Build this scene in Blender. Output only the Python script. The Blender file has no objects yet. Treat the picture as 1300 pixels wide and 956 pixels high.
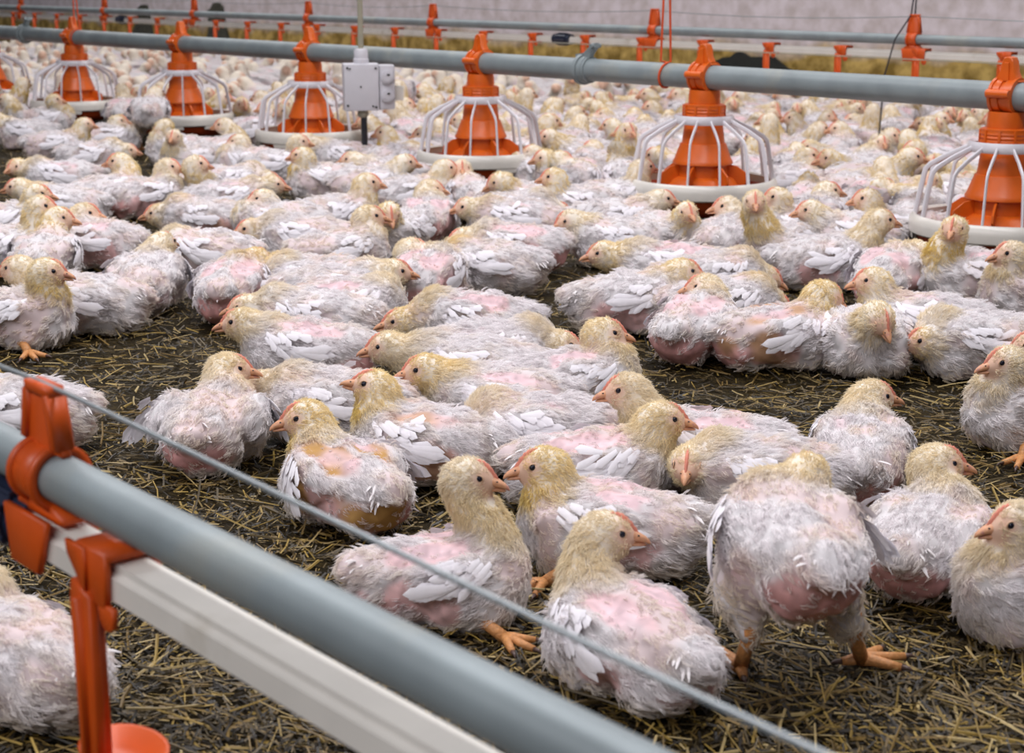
import bpy, bmesh, math, random
import numpy as np
from mathutils import Vector, Matrix

scn = bpy.context.scene
C = scn.collection
PI = math.pi

# ------------------------------------------------------------------ camera
CAM_H = 0.527
PITCH = math.radians(13.1)
FPX = 2000.0                      # focal length in pixels of the 1300 px wide frame
CX, CY = 650.0, 433.5             # optical axis in the frame
cam_d = bpy.data.cameras.new('camera')
cam_d.sensor_fit = 'HORIZONTAL'
cam_d.sensor_width = 36.0
cam_d.lens = FPX * 36.0 / 1300.0
cam_d.shift_y = -(478.0 - CY) / 1300.0
cam_d.clip_start = 0.02
cam_d.clip_end = 60
cam_d.dof.use_dof = True
cam_d.dof.focus_distance = 1.75
cam_d.dof.aperture_fstop = 13.0
cam = bpy.data.objects.new('camera', cam_d)
cam.location = (0, 0, CAM_H)
cam.rotation_euler = (math.radians(90) - PITCH, 0, 0)
C.objects.link(cam)
scn.camera = cam

# ------------------------------------------------------------------ light and exposure
scn.view_settings.view_transform = 'Standard'
scn.view_settings.look = 'None'
scn.view_settings.gamma = 1.0
scn.view_settings.use_curve_mapping = False
scn.view_settings.exposure = 0.16

world = bpy.data.worlds.new('barn_air')
scn.world = world
world.use_nodes = True
wb = world.node_tree.nodes['Background']
wb.inputs[0].default_value = (0.84, 0.84, 1.0, 1)
wb.inputs[1].default_value = 0.07


def area(name, loc, rot, sx, sy, power, col):
    d = bpy.data.lights.new(name, 'AREA')
    d.shape = 'RECTANGLE'
    d.size, d.size_y = sx, sy
    d.energy = power
    d.color = col
    o = bpy.data.objects.new(name, d)
    o.location = loc
    o.rotation_euler = rot
    C.objects.link(o)
    return o


# rows of ceiling tubes running along the house
LD = math.atan2(0.752, -0.659)
area('ceiling_lamp', (-0.4, 2.2, 2.7), (0, 0, LD), 5.0, 0.35, 100, (0.985, 0.965, 1.0))
area('ceiling_lamp', (-0.7, 6.3, 2.7), (0, 0, LD), 11.0, 0.35, 128, (1.0, 0.965, 0.97))
area('ceiling_lamp', (-1.9, -0.9, 2.5), (0, 0, LD), 5.0, 0.35, 112, (0.985, 0.965, 1.0))


# ------------------------------------------------------------------ pixel helpers (frame of 1300 x 956)
CP, SP = math.cos(PITCH), math.sin(PITCH)


def ray(px, py):
    u = (px - CX) / FPX
    v = (CY - py) / FPX
    return Vector((u, CP + SP * v, -SP + CP * v))


def ground(px, py, z=0.0):
    d = ray(px, py)
    t = (z - CAM_H) / d.z
    return Vector((0, 0, CAM_H)) + d * t


def at_depth(px, py, Z):
    return Vector((0, 0, CAM_H)) + ray(px, py) * Z


def project(p):
    q = Vector(p) - Vector((0, 0, CAM_H))
    Z = q.y * CP - q.z * SP
    up = q.y * SP + q.z * CP
    return CX + FPX * q.x / Z, CY - FPX * up / Z, Z


# the three lines run along D; N points across them to the wall
D = Vector((-0.659, 0.752, 0)).normalized()
N = Vector((0.752, 0.659, 0)).normalized()


def on_line(n_off, px, z):
    """point of the line n = n_off, height z, seen in pixel column px"""
    # (P = N*n_off + D*t); column: x = u * Zc with Zc = y*CP - (z-h)*SP
    u = (px - CX) / FPX
    b = N * n_off
    dz = z - CAM_H
    # b.x + D.x t = u*((b.y + D.y t)*CP - dz*SP)
    t = (u * (b.y * CP - dz * SP) - b.x) / (D.x - u * D.y * CP)
    p = b + D * t
    return Vector((p.x, p.y, z)), t


def LP(n_off, t, z):
    p = N * n_off + D * t
    return Vector((p.x, p.y, z))


# ------------------------------------------------------------------ materials
def new_mat(name):
    m = bpy.data.materials.new(name)
    m.use_nodes = True
    nt = m.node_tree
    return m, nt, nt.nodes['Principled BSDF']


def N_(nt, t, **kw):
    n = nt.nodes.new(t)
    for k, v in kw.items():
        setattr(n, k, v)
    return n


def plain(name, col, rough=0.5, var=0.12, scale=30.0, metal=0.0, bump=0.0, stain=None, coat=0.0):
    """a coloured material with a little noise in colour and roughness"""
    m, nt, b = new_mat(name)
    tc = N_(nt, 'ShaderNodeTexCoord')
    no = N_(nt, 'ShaderNodeTexNoise')
    no.inputs['Scale'].default_value = scale
    no.inputs['Detail'].default_value = 5
    nt.links.new(tc.outputs['Object'], no.inputs['Vector'])
    r = N_(nt, 'ShaderNodeValToRGB')
    r.color_ramp.elements[0].position = 0.3
    r.color_ramp.elements[1].position = 0.7
    r.color_ramp.elements[0].color = tuple(c * (1 - var) for c in col) + (1,)
    r.color_ramp.elements[1].color = tuple(min(1, c * (1 + var)) for c in col) + (1,)
    nt.links.new(no.outputs['Fac'], r.inputs['Fac'])
    out = r.outputs['Color']
    if stain:
        n2 = N_(nt, 'ShaderNodeTexNoise')
        n2.inputs['Scale'].default_value = stain[1]
        n2.inputs['Detail'].default_value = 6
        nt.links.new(tc.outputs['Object'], n2.inputs['Vector'])
        r2 = N_(nt, 'ShaderNodeValToRGB')
        r2.color_ramp.elements[0].position = stain[2]
        r2.color_ramp.elements[1].position = stain[2] + 0.12
        nt.links.new(n2.outputs['Fac'], r2.inputs['Fac'])
        mx = N_(nt, 'ShaderNodeMixRGB')
        mx.inputs['Color2'].default_value = tuple(stain[0]) + (1,)
        nt.links.new(r2.outputs['Color'], mx.inputs['Fac'])
        nt.links.new(out, mx.inputs['Color1'])
        out = mx.outputs['Color']
    nt.links.new(out, b.inputs['Base Color'])
    b.inputs['Roughness'].default_value = rough
    b.inputs['Metallic'].default_value = metal
    b.inputs['Coat Weight'].default_value = coat
    if bump:
        bp = N_(nt, 'ShaderNodeBump')
        bp.inputs['Strength'].default_value = bump
        bp.inputs['Distance'].default_value = 0.002
        nt.links.new(no.outputs['Fac'], bp.inputs['Height'])
        nt.links.new(bp.outputs['Normal'], b.inputs['Normal'])
    return m


M = {}
M['galv'] = plain('galvanised_pipe', (0.235, 0.275, 0.285), 0.50, 0.14, 14, 0.10, 0.05, ((0.29, 0.31, 0.29), 9.0, 0.56))
M['orange'] = plain('orange_plastic', (0.66, 0.115, 0.007), 0.38, 0.10, 25, stain=((0.50, 0.12, 0.03), 14.0, 0.60))
M['pan_red'] = plain('red_orange_plastic', (0.42, 0.055, 0.010), 0.42, 0.12, 25, stain=((0.28, 0.07, 0.03), 12.0, 0.56))
M['hanger'] = plain('hanger_plastic', (0.62, 0.085, 0.006), 0.42, 0.10, 25)
M['white_plastic'] = plain('white_plastic', (0.74, 0.72, 0.76), 0.35, 0.04, 20)
M['cream_plastic'] = plain('cream_plastic', (0.72, 0.69, 0.63), 0.30, 0.05, 20)
M['rail'] = plain('white_rail', (0.74, 0.71, 0.65), 0.35, 0.06, 18, stain=((0.50, 0.45, 0.36), 10.0, 0.62))
M['box'] = plain('grey_white_plastic', (0.60, 0.59, 0.63), 0.45, 0.03, 30)
M['black'] = plain('black_rubber', (0.016, 0.018, 0.026), 0.45, 0.2, 30)
M['blue_black'] = plain('blue_black_plastic', (0.013, 0.019, 0.042), 0.35, 0.2, 30)
M['cable'] = plain('beige_cable', (0.34, 0.32, 0.24), 0.5, 0.08, 30)
M['rope'] = plain('orange_cord', (0.62, 0.075, 0.012), 0.7, 0.12, 60)
M['wire'] = plain('steel_wire', (0.30, 0.33, 0.34), 0.4, 0.1, 60, 0.4)
M['feed'] = plain('feed_meal', (0.17, 0.115, 0.04), 0.9, 0.4, 220, bump=0.8)
M['hole'] = plain('dark_rubber_sheet', (0.012, 0.014, 0.011), 0.75, 0.3, 30)
M['mould'] = plain('wall_mould', (0.055, 0.055, 0.040), 0.9, 0.5, 40)
M['screw'] = plain('dark_screw', (0.03, 0.03, 0.028), 0.4, 0.1, 30)


def attr_mat(name, rough, translucent=0.0, sss=0.0):
    """surface whose own colour is stored with the mesh or the strands"""
    m, nt, b = new_mat(name)
    a = N_(nt, 'ShaderNodeAttribute', attribute_name='col')
    if translucent:
        out = nt.nodes['Material Output']
        df = N_(nt, 'ShaderNodeBsdfDiffuse')
        tr = N_(nt, 'ShaderNodeBsdfTranslucent')
        mx = N_(nt, 'ShaderNodeMixShader')
        mx.inputs[0].default_value = translucent
        nt.links.new(a.outputs['Color'], df.inputs['Color'])
        nt.links.new(a.outputs['Color'], tr.inputs['Color'])
        nt.links.new(df.outputs[0], mx.inputs[1])
        nt.links.new(tr.outputs[0], mx.inputs[2])
        nt.links.new(mx.outputs[0], out.inputs['Surface'])
        nt.nodes.remove(b)
    else:
        nt.links.new(a.outputs['Color'], b.inputs['Base Color'])
        b.inputs['Roughness'].default_value = rough
        if sss:
            b.inputs['Subsurface Weight'].default_value = sss
            b.inputs['Subsurface Radius'].default_value = (0.006, 0.002, 0.001)
            b.inputs['Subsurface Scale'].default_value = 0.5
    return m


M['skin'] = attr_mat('bird_skin', 0.8)
M['down'] = attr_mat('bird_down', 0.8, 0.35)
M['feather'] = plain('white_feather', (0.89, 0.86, 0.90), 0.7, 0.03, 90)
M['tail'] = plain('tail_tuft', (0.74, 0.70, 0.70), 0.8, 0.06, 90)
M['eye'] = plain('dark_eye', (0.008, 0.008, 0.018), 0.08, 0.1, 200)
M['eyelid'] = plain('pale_eyelid', (0.62, 0.40, 0.26), 0.6, 0.1, 200)
M['beak'] = plain('beak_horn', (0.62, 0.31, 0.17), 0.45, 0.16, 160, stain=((0.50, 0.22, 0.17), 120.0, 0.55))
M['comb'] = plain('comb_flesh', (0.66, 0.22, 0.15), 0.6, 0.15, 200)
M['ear'] = plain('ear_skin', (0.66, 0.46, 0.38), 0.7, 0.1, 200)
M['leg'] = plain('leg_scales', (0.56, 0.25, 0.085), 0.5, 0.22, 260, bump=0.5)
M['claw'] = plain('claw_horn', (0.10, 0.06, 0.05), 0.4, 0.1, 200)


# ------------------------------------------------------------------ object helpers
def tag(o, label=None, cat=None, group=None, kind=None):
    if label:
        o['label'] = label
    if cat:
        o['category'] = cat
    if group:
        o['group'] = group
    if kind:
        o['kind'] = kind
    return o


def empty(name, loc=(0, 0, 0), rz=0.0, s=1.0):
    o = bpy.data.objects.new(name, None)
    o.empty_display_size = 0.02
    o.location = loc
    o.rotation_euler = (0, 0, rz)
    o.scale = (s, s, s)
    C.objects.link(o)
    return o


def link(name, data, parent=None):
    o = bpy.data.objects.new(name, data)
    C.objects.link(o)
    if parent is not None:
        o.parent = parent
    return o


def mesh_np(name, v, f, mats, smooth=True, fm=None, col=None):
    """mesh from numpy vertices and a list/array of faces"""
    me = bpy.data.meshes.new(name)
    me.from_pydata([tuple(p) for p in np.asarray(v).tolist()], [], [tuple(q) for q in (f.tolist() if hasattr(f, 'tolist') else f)])
    for m in mats:
        me.materials.append(m)
    if fm is not None:
        me.polygons.foreach_set('material_index', np.asarray(fm, dtype=np.int32))
    if smooth:
        me.polygons.foreach_set('use_smooth', np.ones(len(me.polygons), dtype=bool))
    if col is not None:
        a = me.attributes.new('col', 'FLOAT_COLOR', 'POINT')
        c4 = np.ones((len(v), 4), dtype=np.float32)
        c4[:, :3] = col
        a.data.foreach_set('color', c4.ravel())
    me.update()
    return me


class MB:
    """collects shapes into one mesh"""

    def __init__(self):
        self.v, self.f, self.m, self.n = [], [], [], 0

    def add(self, v, f, mi=0):
        self.v.append(np.asarray(v, dtype=float).reshape(-1, 3))
        for q in f:
            self.f.append(tuple(int(i) + self.n for i in q))
            self.m.append(mi)
        self.n += len(self.v[-1])

    def lathe(self, prof, seg=48, c=(0, 0, 0), mi=0, a0=0.0, a1=2 * PI, cap=False):
        full = abs(a1 - a0 - 2 * PI) < 1e-6
        ns = seg if full else seg + 1
        ang = a0 + (a1 - a0) * np.arange(ns) / seg
        v = []
        for r, z in prof:
            for a in ang:
                v.append((c[0] + r * math.cos(a), c[1] + r * math.sin(a), c[2] + z))
        f = []
        for i in range(len(prof) - 1):
            for j in range(seg):
                k = (j + 1) % ns
                f.append((i * ns + j, i * ns + k, (i + 1) * ns + k, (i + 1) * ns + j))
        self.add(v, f, mi)

    def tube(self, pts, r, seg=10, mi=0, cap=True, flat=None):
        """tube along points; r number or list; flat=(axis vector, factor) squashes it along that axis"""
        P = [Vector(p) for p in pts]
        n = len(P)
        rr = r if hasattr(r, '__len__') else [r] * n
        t0 = (P[1] - P[0]).normalized()
        ref = Vector((0, 0, 1)) if abs(t0.z) < 0.9 else Vector((1, 0, 0))
        a = t0.cross(ref).normalized()
        v = []
        for i in range(n):
            t = (P[min(i + 1, n - 1)] - P[max(i - 1, 0)]).normalized()
            a = (a - t * a.dot(t)).normalized()
            b = t.cross(a)
            for k in range(seg):
                th = 2 * PI * k / seg
                o = (a * math.cos(th) + b * math.sin(th)) * rr[i]
                if flat is not None:
                    ax, fa = flat
                    o = o - ax * (o.dot(ax) * (1 - fa))
                v.append(P[i] + o)
        f = []
        for i in range(n - 1):
            for k in range(seg):
                q = (k + 1) % seg
                f.append((i * seg + k, i * seg + q, (i + 1) * seg + q, (i + 1) * seg + k))
        if cap:
            f.append(tuple(reversed(range(seg))))
            f.append(tuple((n - 1) * seg + k for k in range(seg)))
        self.add([tuple(p) for p in v], f, mi)

    def prism(self, poly, mat4, t, mi=0):
        """2D outline (x, z) extruded by +-t along y, placed by a matrix; front and back faces bevelled a little"""
        n = len(poly)
        c = np.mean(np.array(poly), axis=0)
        bv = min(t * 0.35, 0.0015)
        P = np.array(poly, dtype=float)
        dirs = P - c
        L = np.linalg.norm(dirs, axis=1, keepdims=True)
        inn = P - dirs / np.maximum(L, 1e-9) * bv
        rings = [(inn, -t), (P, -t + bv), (P, t - bv), (inn, t)]
        v = []
        for R, y in rings:
            for x, z in R:
                v.append(tuple(mat4 @ Vector((x, y, z))))
        f = []
        for i in range(3):
            for k in range(n):
                q = (k + 1) % n
                f.append((i * n + k, i * n + q, (i + 1) * n + q, (i + 1) * n + k))
        f.append(tuple(reversed(range(n))))
        f.append(tuple(3 * n + k for k in range(n)))
        self.add(v, f, mi)

    def box(self, mat4, sx, sy, sz, bev=0.0, mi=0):
        bm = bmesh.new()
        bmesh.ops.create_cube(bm, size=1.0)
        for q in bm.verts:
            q.co = Vector((q.co.x * sx, q.co.y * sy, q.co.z * sz))
        if bev:
            bmesh.ops.bevel(bm, geom=bm.edges[:], offset=bev, segments=2, affect='EDGES', profile=0.6)
        bm.verts.index_update()
        self.add([tuple(mat4 @ q.co) for q in bm.verts], [[q.index for q in fc.verts] for fc in bm.faces], mi)
        bm.free()

    def ball(self, c, r, seg=16, rings=10, mi=0, rot=None):
        rx, ry, rz = r if hasattr(r, '__len__') else (r, r, r)
        v, f = [], []
        for i in range(rings + 1):
            ph = PI * i / rings
            for k in range(seg):
                th = 2 * PI * k / seg
                p = Vector((rx * math.sin(ph) * math.cos(th), ry * math.sin(ph) * math.sin(th), rz * math.cos(ph)))
                if rot is not None:
                    p = rot @ p
                v.append((c[0] + p.x, c[1] + p.y, c[2] + p.z))
        for i in range(rings):
            for k in range(seg):
                q = (k + 1) % seg
                f.append((i * seg + k, (i + 1) * seg + k, (i + 1) * seg + q, i * seg + q))
        self.add(v, f, mi)

    def mesh(self, name, mats, smooth=True):
        if not isinstance(mats, (list, tuple)):
            mats = [mats]
        return mesh_np(name, np.concatenate(self.v), self.f, mats, smooth, self.m)

    def build(self, name, mats, parent=None, smooth=True):
        me = self.mesh(name, mats, smooth)
        if smooth:
            try:
                me.set_sharp_from_angle(angle=math.radians(40))
            except Exception:
                pass
        return link(name, me, parent)


def frame(origin, x, z):
    """matrix whose local x, z are the given directions"""
    x = Vector(x).normalized()
    z = Vector(z)
    z = (z - x * z.dot(x)).normalized()
    y = z.cross(x)
    m = Matrix((x, y, z)).transposed().to_4x4()
    m.translation = Vector(origin)
    return m
# ------------------------------------------------------------------ the young chickens
def sstep(a, b, x):
    t = np.clip((x - a) / (b - a), 0, 1)
    return t * t * (3 - 2 * t)


def vnoise(p, seed):
    """value noise in 0..1 for an (n,3) array"""
    i = np.floor(p).astype(np.int64)
    f = p - i
    f = f * f * (3 - 2 * f)

    def h(ix, iy, iz):
        n = (ix * 374761393 + iy * 668265263 + iz * 2147483647 + seed * 1274126177) & 0xFFFFFFFF
        n = ((n ^ (n >> 13)) * 1274126177) & 0xFFFFFFFF
        n = (n ^ (n >> 16)) & 0xFFFF
        return n / 65535.0
    r = 0
    for dx in (0, 1):
        for dy in (0, 1):
            for dz in (0, 1):
                w = (f[:, 0] if dx else 1 - f[:, 0]) * (f[:, 1] if dy else 1 - f[:, 1]) * (f[:, 2] if dz else 1 - f[:, 2])
                r = r + w * h(i[:, 0] + dx, i[:, 1] + dy, i[:, 2] + dz)
    return r


def rot_to(direction):
    """rotation matrix (3x3 numpy) whose x axis is the direction, z roughly up"""
    x = np.array(direction, dtype=float)
    x /= np.linalg.norm(x)
    up = np.array([0, 0, 1.0])
    y = np.cross(up, x)
    if np.linalg.norm(y) < 1e-6:
        y = np.array([0, 1.0, 0])
    y /= np.linalg.norm(y)
    return np.stack([x, y, np.cross(x, y)], axis=1)


class Ell:
    def __init__(self, c, r, R=None):
        self.c, self.r, self.R = np.array(c, float), np.array(r, float), R

    def d(self, p):
        q = p - self.c
        if self.R is not None:
            q = q @ self.R
        k0 = np.sqrt(((q / self.r) ** 2).sum(1))
        k1 = np.sqrt(((q / self.r ** 2) ** 2).sum(1)) + 1e-9
        return k0 * (k0 - 1.0) / k1


class Cap:
    def __init__(self, a, b, ra, rb):
        self.a, self.b, self.ra, self.rb = np.array(a, float), np.array(b, float), ra, rb

    def d(self, p):
        ba = self.b - self.a
        h = np.clip(((p - self.a) @ ba) / (ba @ ba + 1e-12), 0, 1)
        return np.linalg.norm(p - self.a - h[:, None] * ba, axis=1) - (self.ra + (self.rb - self.ra) * h)


def smin(ds, k):
    r = ds[0]
    for d in ds[1:]:
        h = np.clip(0.5 + 0.5 * (d - r) / k, 0, 1)
        r = d + (r - d) * h - k * h * (1 - h)
    return r


def surface_nets(fn, lo, hi, step):
    lo = np.array(lo, float)
    n = np.ceil((np.array(hi) - lo) / step).astype(int) + 1
    ax = [lo[i] + step * np.arange(n[i]) for i in range(3)]
    G = np.stack(np.meshgrid(*ax, indexing='ij'), axis=-1).reshape(-1, 3)
    F = fn(G).reshape(n)
    S = F < 0
    cnt = np.zeros(n - 1, dtype=int)
    for dx in (0, 1):
        for dy in (0, 1):
            for dz in (0, 1):
                cnt += S[dx:n[0] - 1 + dx, dy:n[1] - 1 + dy, dz:n[2] - 1 + dz]
    act = (cnt > 0) & (cnt < 8)
    idx = np.full(n - 1, -1, dtype=int)
    cells = np.argwhere(act)
    idx[act] = np.arange(len(cells))
    acc = np.zeros((len(cells), 3))
    num = np.zeros(len(cells))
    corners = [(x, y, z) for x in (0, 1) for y in (0, 1) for z in (0, 1)]
    for a in corners:
        for axis in range(3):
            if a[axis] == 0:
                b = list(a)
                b[axis] = 1
                fa = F[cells[:, 0] + a[0], cells[:, 1] + a[1], cells[:, 2] + a[2]]
                fb = F[cells[:, 0] + b[0], cells[:, 1] + b[1], cells[:, 2] + b[2]]
                m = (fa < 0) != (fb < 0)
                t = np.where(m, fa / np.where(np.abs(fa - fb) < 1e-12, 1, fa - fb), 0)
                P = np.repeat(np.array([a], float), len(cells), 0)
                P[:, axis] += t
                acc += P * m[:, None]
                num += m
    V = lo + step * (cells + acc / num[:, None])
    faces = []
    for axis in range(3):
        o = [1, 2, 0][axis]
        q = [2, 0, 1][axis]
        sl0 = [slice(None)] * 3
        sl1 = [slice(None)] * 3
        sl0[axis] = slice(0, n[axis] - 1)
        sl1[axis] = slice(1, n[axis])
        A, B = S[tuple(sl0)], S[tuple(sl1)]
        ch = np.argwhere(A != B)
        ok = (ch[:, o] > 0) & (ch[:, q] > 0) & (ch[:, o] < n[o] - 1) & (ch[:, q] < n[q] - 1)
        ch = ch[ok]
        fl = A[ch[:, 0], ch[:, 1], ch[:, 2]]

        def cell(do, dq):
            c = ch.copy()
            c[:, o] += do
            c[:, q] += dq
            return idx[c[:, 0], c[:, 1], c[:, 2]]
        Q = np.stack([cell(-1, -1), cell(0, -1), cell(0, 0), cell(-1, 0)], axis=1)
        Q[~fl] = Q[~fl][:, ::-1]
        faces.append(Q)
    return V, np.concatenate(faces)


WHITE = np.array([0.89, 0.855, 0.865])
CREAM = np.array([0.86, 0.75, 0.53])
YELLOW = np.array([0.72, 0.52, 0.09])
PINK = np.array([0.66, 0.42, 0.41])
ROSE = np.array([0.58, 0.285, 0.27])
LILAC = np.array([0.66, 0.48, 0.51])
TAN = np.array([0.45, 0.25, 0.075])


class Pose:
    """how one bird lies: all in the bird's own frame, x forward, z up, base at z = 0"""

    def __init__(self, head=(0.095, 0.0, 0.118), look=0.0, pitch=0.0, stand=False, flare=0.0, bare=(0.5, 0.5, 0.5),
                 yellow=0.4, seed=1, strands=5000, step=0.0042, plump=1.0, feet=0, tanned=0.0, width=0.00030, closed=False):
        self.__dict__.update(locals())


def bird_data(p):
    """the meshes of one bird: body, down, wings, tail, beak, comb, eyes, legs"""
    rng = np.random.default_rng(p.seed)
    lift = 0.080 if p.stand else 0.0
    pl = p.plump
    tz = 0.047 + lift
    H = np.array(p.head, float)
    H[2] += lift
    lk = np.array([math.cos(p.look) * math.cos(p.pitch), math.sin(p.look) * math.cos(p.pitch), math.sin(p.pitch)])
    HR = rot_to(lk)
    torso = [
        Ell((0.0, 0, tz), (0.088, 0.051 * pl, 0.047)),
        Ell((0.045, 0, tz - 0.002), (0.046, 0.046 * pl, 0.045)),
        Ell((-0.048, 0, tz - 0.004), (0.050, 0.047 * pl, 0.043)),
        Ell((-0.088, 0, tz + 0.016), (0.026, 0.022, 0.017)),
    ]
    # wing swellings on the flanks
    fl = p.flare
    for s in (-1, 1):
        a = 0.30 * fl
        R = np.array([[math.cos(a), s * math.sin(a), 0], [-s * math.sin(a), math.cos(a), 0], [0, 0, 1]])
        torso.append(Ell((0.016 - 0.012 * fl, s * (0.042 * pl + 0.012 * fl), tz + 0.014), (0.050, 0.015 + 0.004 * fl, 0.028), R))
    if p.stand:
        for s in (-1, 1):
            so = 0.022 if (s < 0 and p.feet == 2) else 0.0
            torso.append(Ell((0.012, s * (0.036 + so * 0.5), tz - 0.030), (0.034, 0.024, 0.040)))
            torso.append(Cap((0.012, s * (0.037 + so * 0.6), tz - 0.045), (-0.006, s * (0.037 + so), tz - 0.074), 0.022, 0.012))
    else:
        for s in (-1, 1):
            torso.append(Ell((0.030, s * 0.036 * pl, 0.026), (0.042, 0.019, 0.026)))
    nb = np.array([0.056, 0, tz + 0.022])
    hb = H - HR @ np.array([0.010, 0, 0.008])
    d = hb - nb
    mid = nb + d * 0.5 + np.array([0.012, 0, 0.0]) * (1 if d[2] > 0.03 else 0.2) + np.array([0, 0, -0.004])
    L = np.linalg.norm(d)
    ts = np.linspace(0, 1, 7)
    NP = [(1 - t) ** 2 * nb + 2 * t * (1 - t) * mid + t * t * hb for t in ts]
    r0 = 0.034 if L < 0.075 else 0.030
    rad = r0 + (0.0205 - r0) * np.minimum(1, ts * 1.25) ** 0.75
    neck = [Cap(NP[i], NP[i + 1], rad[i], rad[i + 1]) for i in range(6)]
    HS = 1.12
    at = lambda x, y, z: H + HR @ np.array([x, y, z]) * HS
    sc3 = lambda *r: tuple(q * HS for q in r)
    head = [Ell(H, sc3(0.0225, 0.0182, 0.0190), HR), Ell(at(0.0125, 0, -0.0035), sc3(0.0155, 0.0118, 0.0120), HR),
            Ell(at(0.001, 0, -0.009), sc3(0.0165, 0.0150, 0.0125), HR)]
    sd = p.seed * 7 + 3

    def f_t(q):
        return smin([e.d(q) for e in torso], 0.016)

    def f_h(q):
        return smin([e.d(q) for e in neck + head], 0.008)

    def f(q):
        n = (vnoise(q * 42, sd) - 0.5) * 0.010 + (vnoise(q * 95, sd + 1) - 0.5) * 0.0045
        wt = sstep(-0.004, 0.012, f_h(q))
        r = smin([f_t(q), f_h(q)], 0.014) + n * wt
        return np.maximum(r, -(q[:, 2] - 0.001))

    lo = np.minimum([-0.135, -0.095, -0.006], H - 0.05)
    lo[2] = -0.006
    hi = np.maximum([0.12, 0.095, tz + 0.085], H + 0.05)
    V, Fc = surface_nets(f, lo, hi, p.step)

    # ---- what grows where
    def regions(q):
        dt, dh = f_t(q), f_h(q)
        hd = smin([e.d(q) for e in head], 0.008)
        w_h = sstep(-0.008, 0.026, dt - dh + (vnoise(q * 60, sd + 9) - 0.5) * 0.016)   # neck and head against torso
        w_head = np.clip(1 - hd / 0.010, 0, 1) * w_h
        y = np.abs(q[:, 1])
        x, z = q[:, 0], q[:, 2] - lift
        n1 = vnoise(q * 30, sd + 5)
        n2 = vnoise(q * 70, sd + 6)
        side = np.where(q[:, 1] > 0, 0.15, -0.15) * (rng_side)
        wob = (n1 - 0.5) * 0.9 + (n2 - 0.5) * 0.8 + side
        flank = np.exp(-((x + 0.024) / 0.042) ** 2 - ((z - 0.036) / 0.028) ** 2) * sstep(0.020, 0.040, y)
        rump = np.exp(-((x + 0.092) / 0.042) ** 2 - ((z - 0.026) / 0.027) ** 2)
        back = np.exp(-((x + 0.012) / 0.050) ** 2 - ((z - 0.088) / 0.022) ** 2) * np.exp(-((y - 0.026) / 0.019) ** 2)
        b = np.maximum(np.maximum(flank * p.bare[0], rump * p.bare[1]), back * p.bare[2])
        bare = sstep(0.22, 0.52, b * (1.12 + wob)) * (1 - w_h)
        return w_h, w_head, bare, flank, rump, back, n1, n2

    rng_side = rng.uniform(-1, 1)
    w_h, w_head, bare, flank, rump, back, n1, n2 = regions(V)
    skin = (WHITE * 0.70)[None] + (PINK * 0.42 - WHITE * 0.30)[None] * sstep(0.40, 0.80, n1)[:, None]
    ck = (WHITE * 0.4 + CREAM * 0.6) * 0.95
    skin = skin * (1 - w_h[:, None]) + ck * w_h[:, None]
    bc = PINK[None] * (1 - rump[:, None]) + ROSE[None] * rump[:, None]
    lil = np.clip(back * 1.2, 0, 1)[:, None]
    bc = bc * (1 - lil) + LILAC[None] * lil
    bc = bc * (0.72 + 0.56 * vnoise(V * 160, sd + 7))[:, None]
    tn = np.clip(p.tanned * sstep(0.35, 0.7, n1), 0, 1)[:, None]
    bc = bc * (1 - tn) + TAN[None] * tn
    skin = skin * (1 - bare[:, None]) + bc * bare[:, None]
    # bare pinkish face round the eye and at the root of the beak
    loc = (V - H) @ HR / HS
    face = sstep(0.010, 0.023, loc[:, 0]) * sstep(0.020, 0.012, np.abs(loc[:, 2] + 0.001)) * w_head
    eyep = np.exp(-((loc[:, 0] - 0.0125) / 0.008) ** 2 - ((loc[:, 2] - 0.004) / 0.007) ** 2) * w_head
    fm = np.clip(face + 0.6 * eyep + 0.25 * w_head * sstep(0.0, 0.012, loc[:, 0]), 0, 0.9)[:, None]
    skin = skin * (1 - fm) + np.array([0.72, 0.45, 0.32]) * fm
    body = mesh_np('body', V, Fc, [M['skin']], col=skin)

    # ---- down and feathers as strands
    tri = np.concatenate([Fc[:, [0, 1, 2]], Fc[:, [0, 2, 3]]])
    A, B, Cc = V[tri[:, 0]], V[tri[:, 1]], V[tri[:, 2]]
    nn = np.cross(B - A, Cc - A)
    ar = np.linalg.norm(nn, axis=1) / 2 + 1e-12
    nn = nn / (2 * ar[:, None])
    low = (A[:, 2] < 0.006)
    wh = np.clip((f_t(A) - f_h(A)) / 0.022 + 0.5, 0, 1)
    wgt = ar * (1 + 1.6 * wh) * np.where(low & (nn[:, 2] < -0.5), 0.0, 1.0)
    m_per = 5
    ncl = p.strands // m_per
    pick = rng.choice(len(tri), ncl, p=wgt / wgt.sum())
    u, w = rng.random(ncl), rng.random(ncl)
    sw = u + w > 1
    u[sw], w[sw] = 1 - u[sw], 1 - w[sw]
    Q = A[pick] + u[:, None] * (B - A)[pick] + w[:, None] * (Cc - A)[pick]
    nq = nn[pick]
    w_h, w_head, bare, flank, rump, back, n1, n2 = regions(Q)
    keep = rng.random(ncl) > bare * 0.80
    keep &= rng.random(ncl) > 0.45 * sstep(0.50, 0.80, n1) * (1 - w_h)
    loc = (Q - H) @ HR / HS
    keep &= ~((loc[:, 0] > 0.021) & (w_head > 0.3))                       # root of the beak
    keep &= ~((((loc[:, 0] - 0.0130) / 0.0062) ** 2 + ((loc[:, 2] - 0.0040) / 0.0058) ** 2 < 1) & (w_head > 0.3))
    Q, nq, loc = Q[keep], nq[keep], loc[keep]
    w_h, w_head, bare, flank, rump, n1, n2 = [a[keep] for a in (w_h, w_head, bare, flank, rump, n1, n2)]
    n = len(Q)
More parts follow.
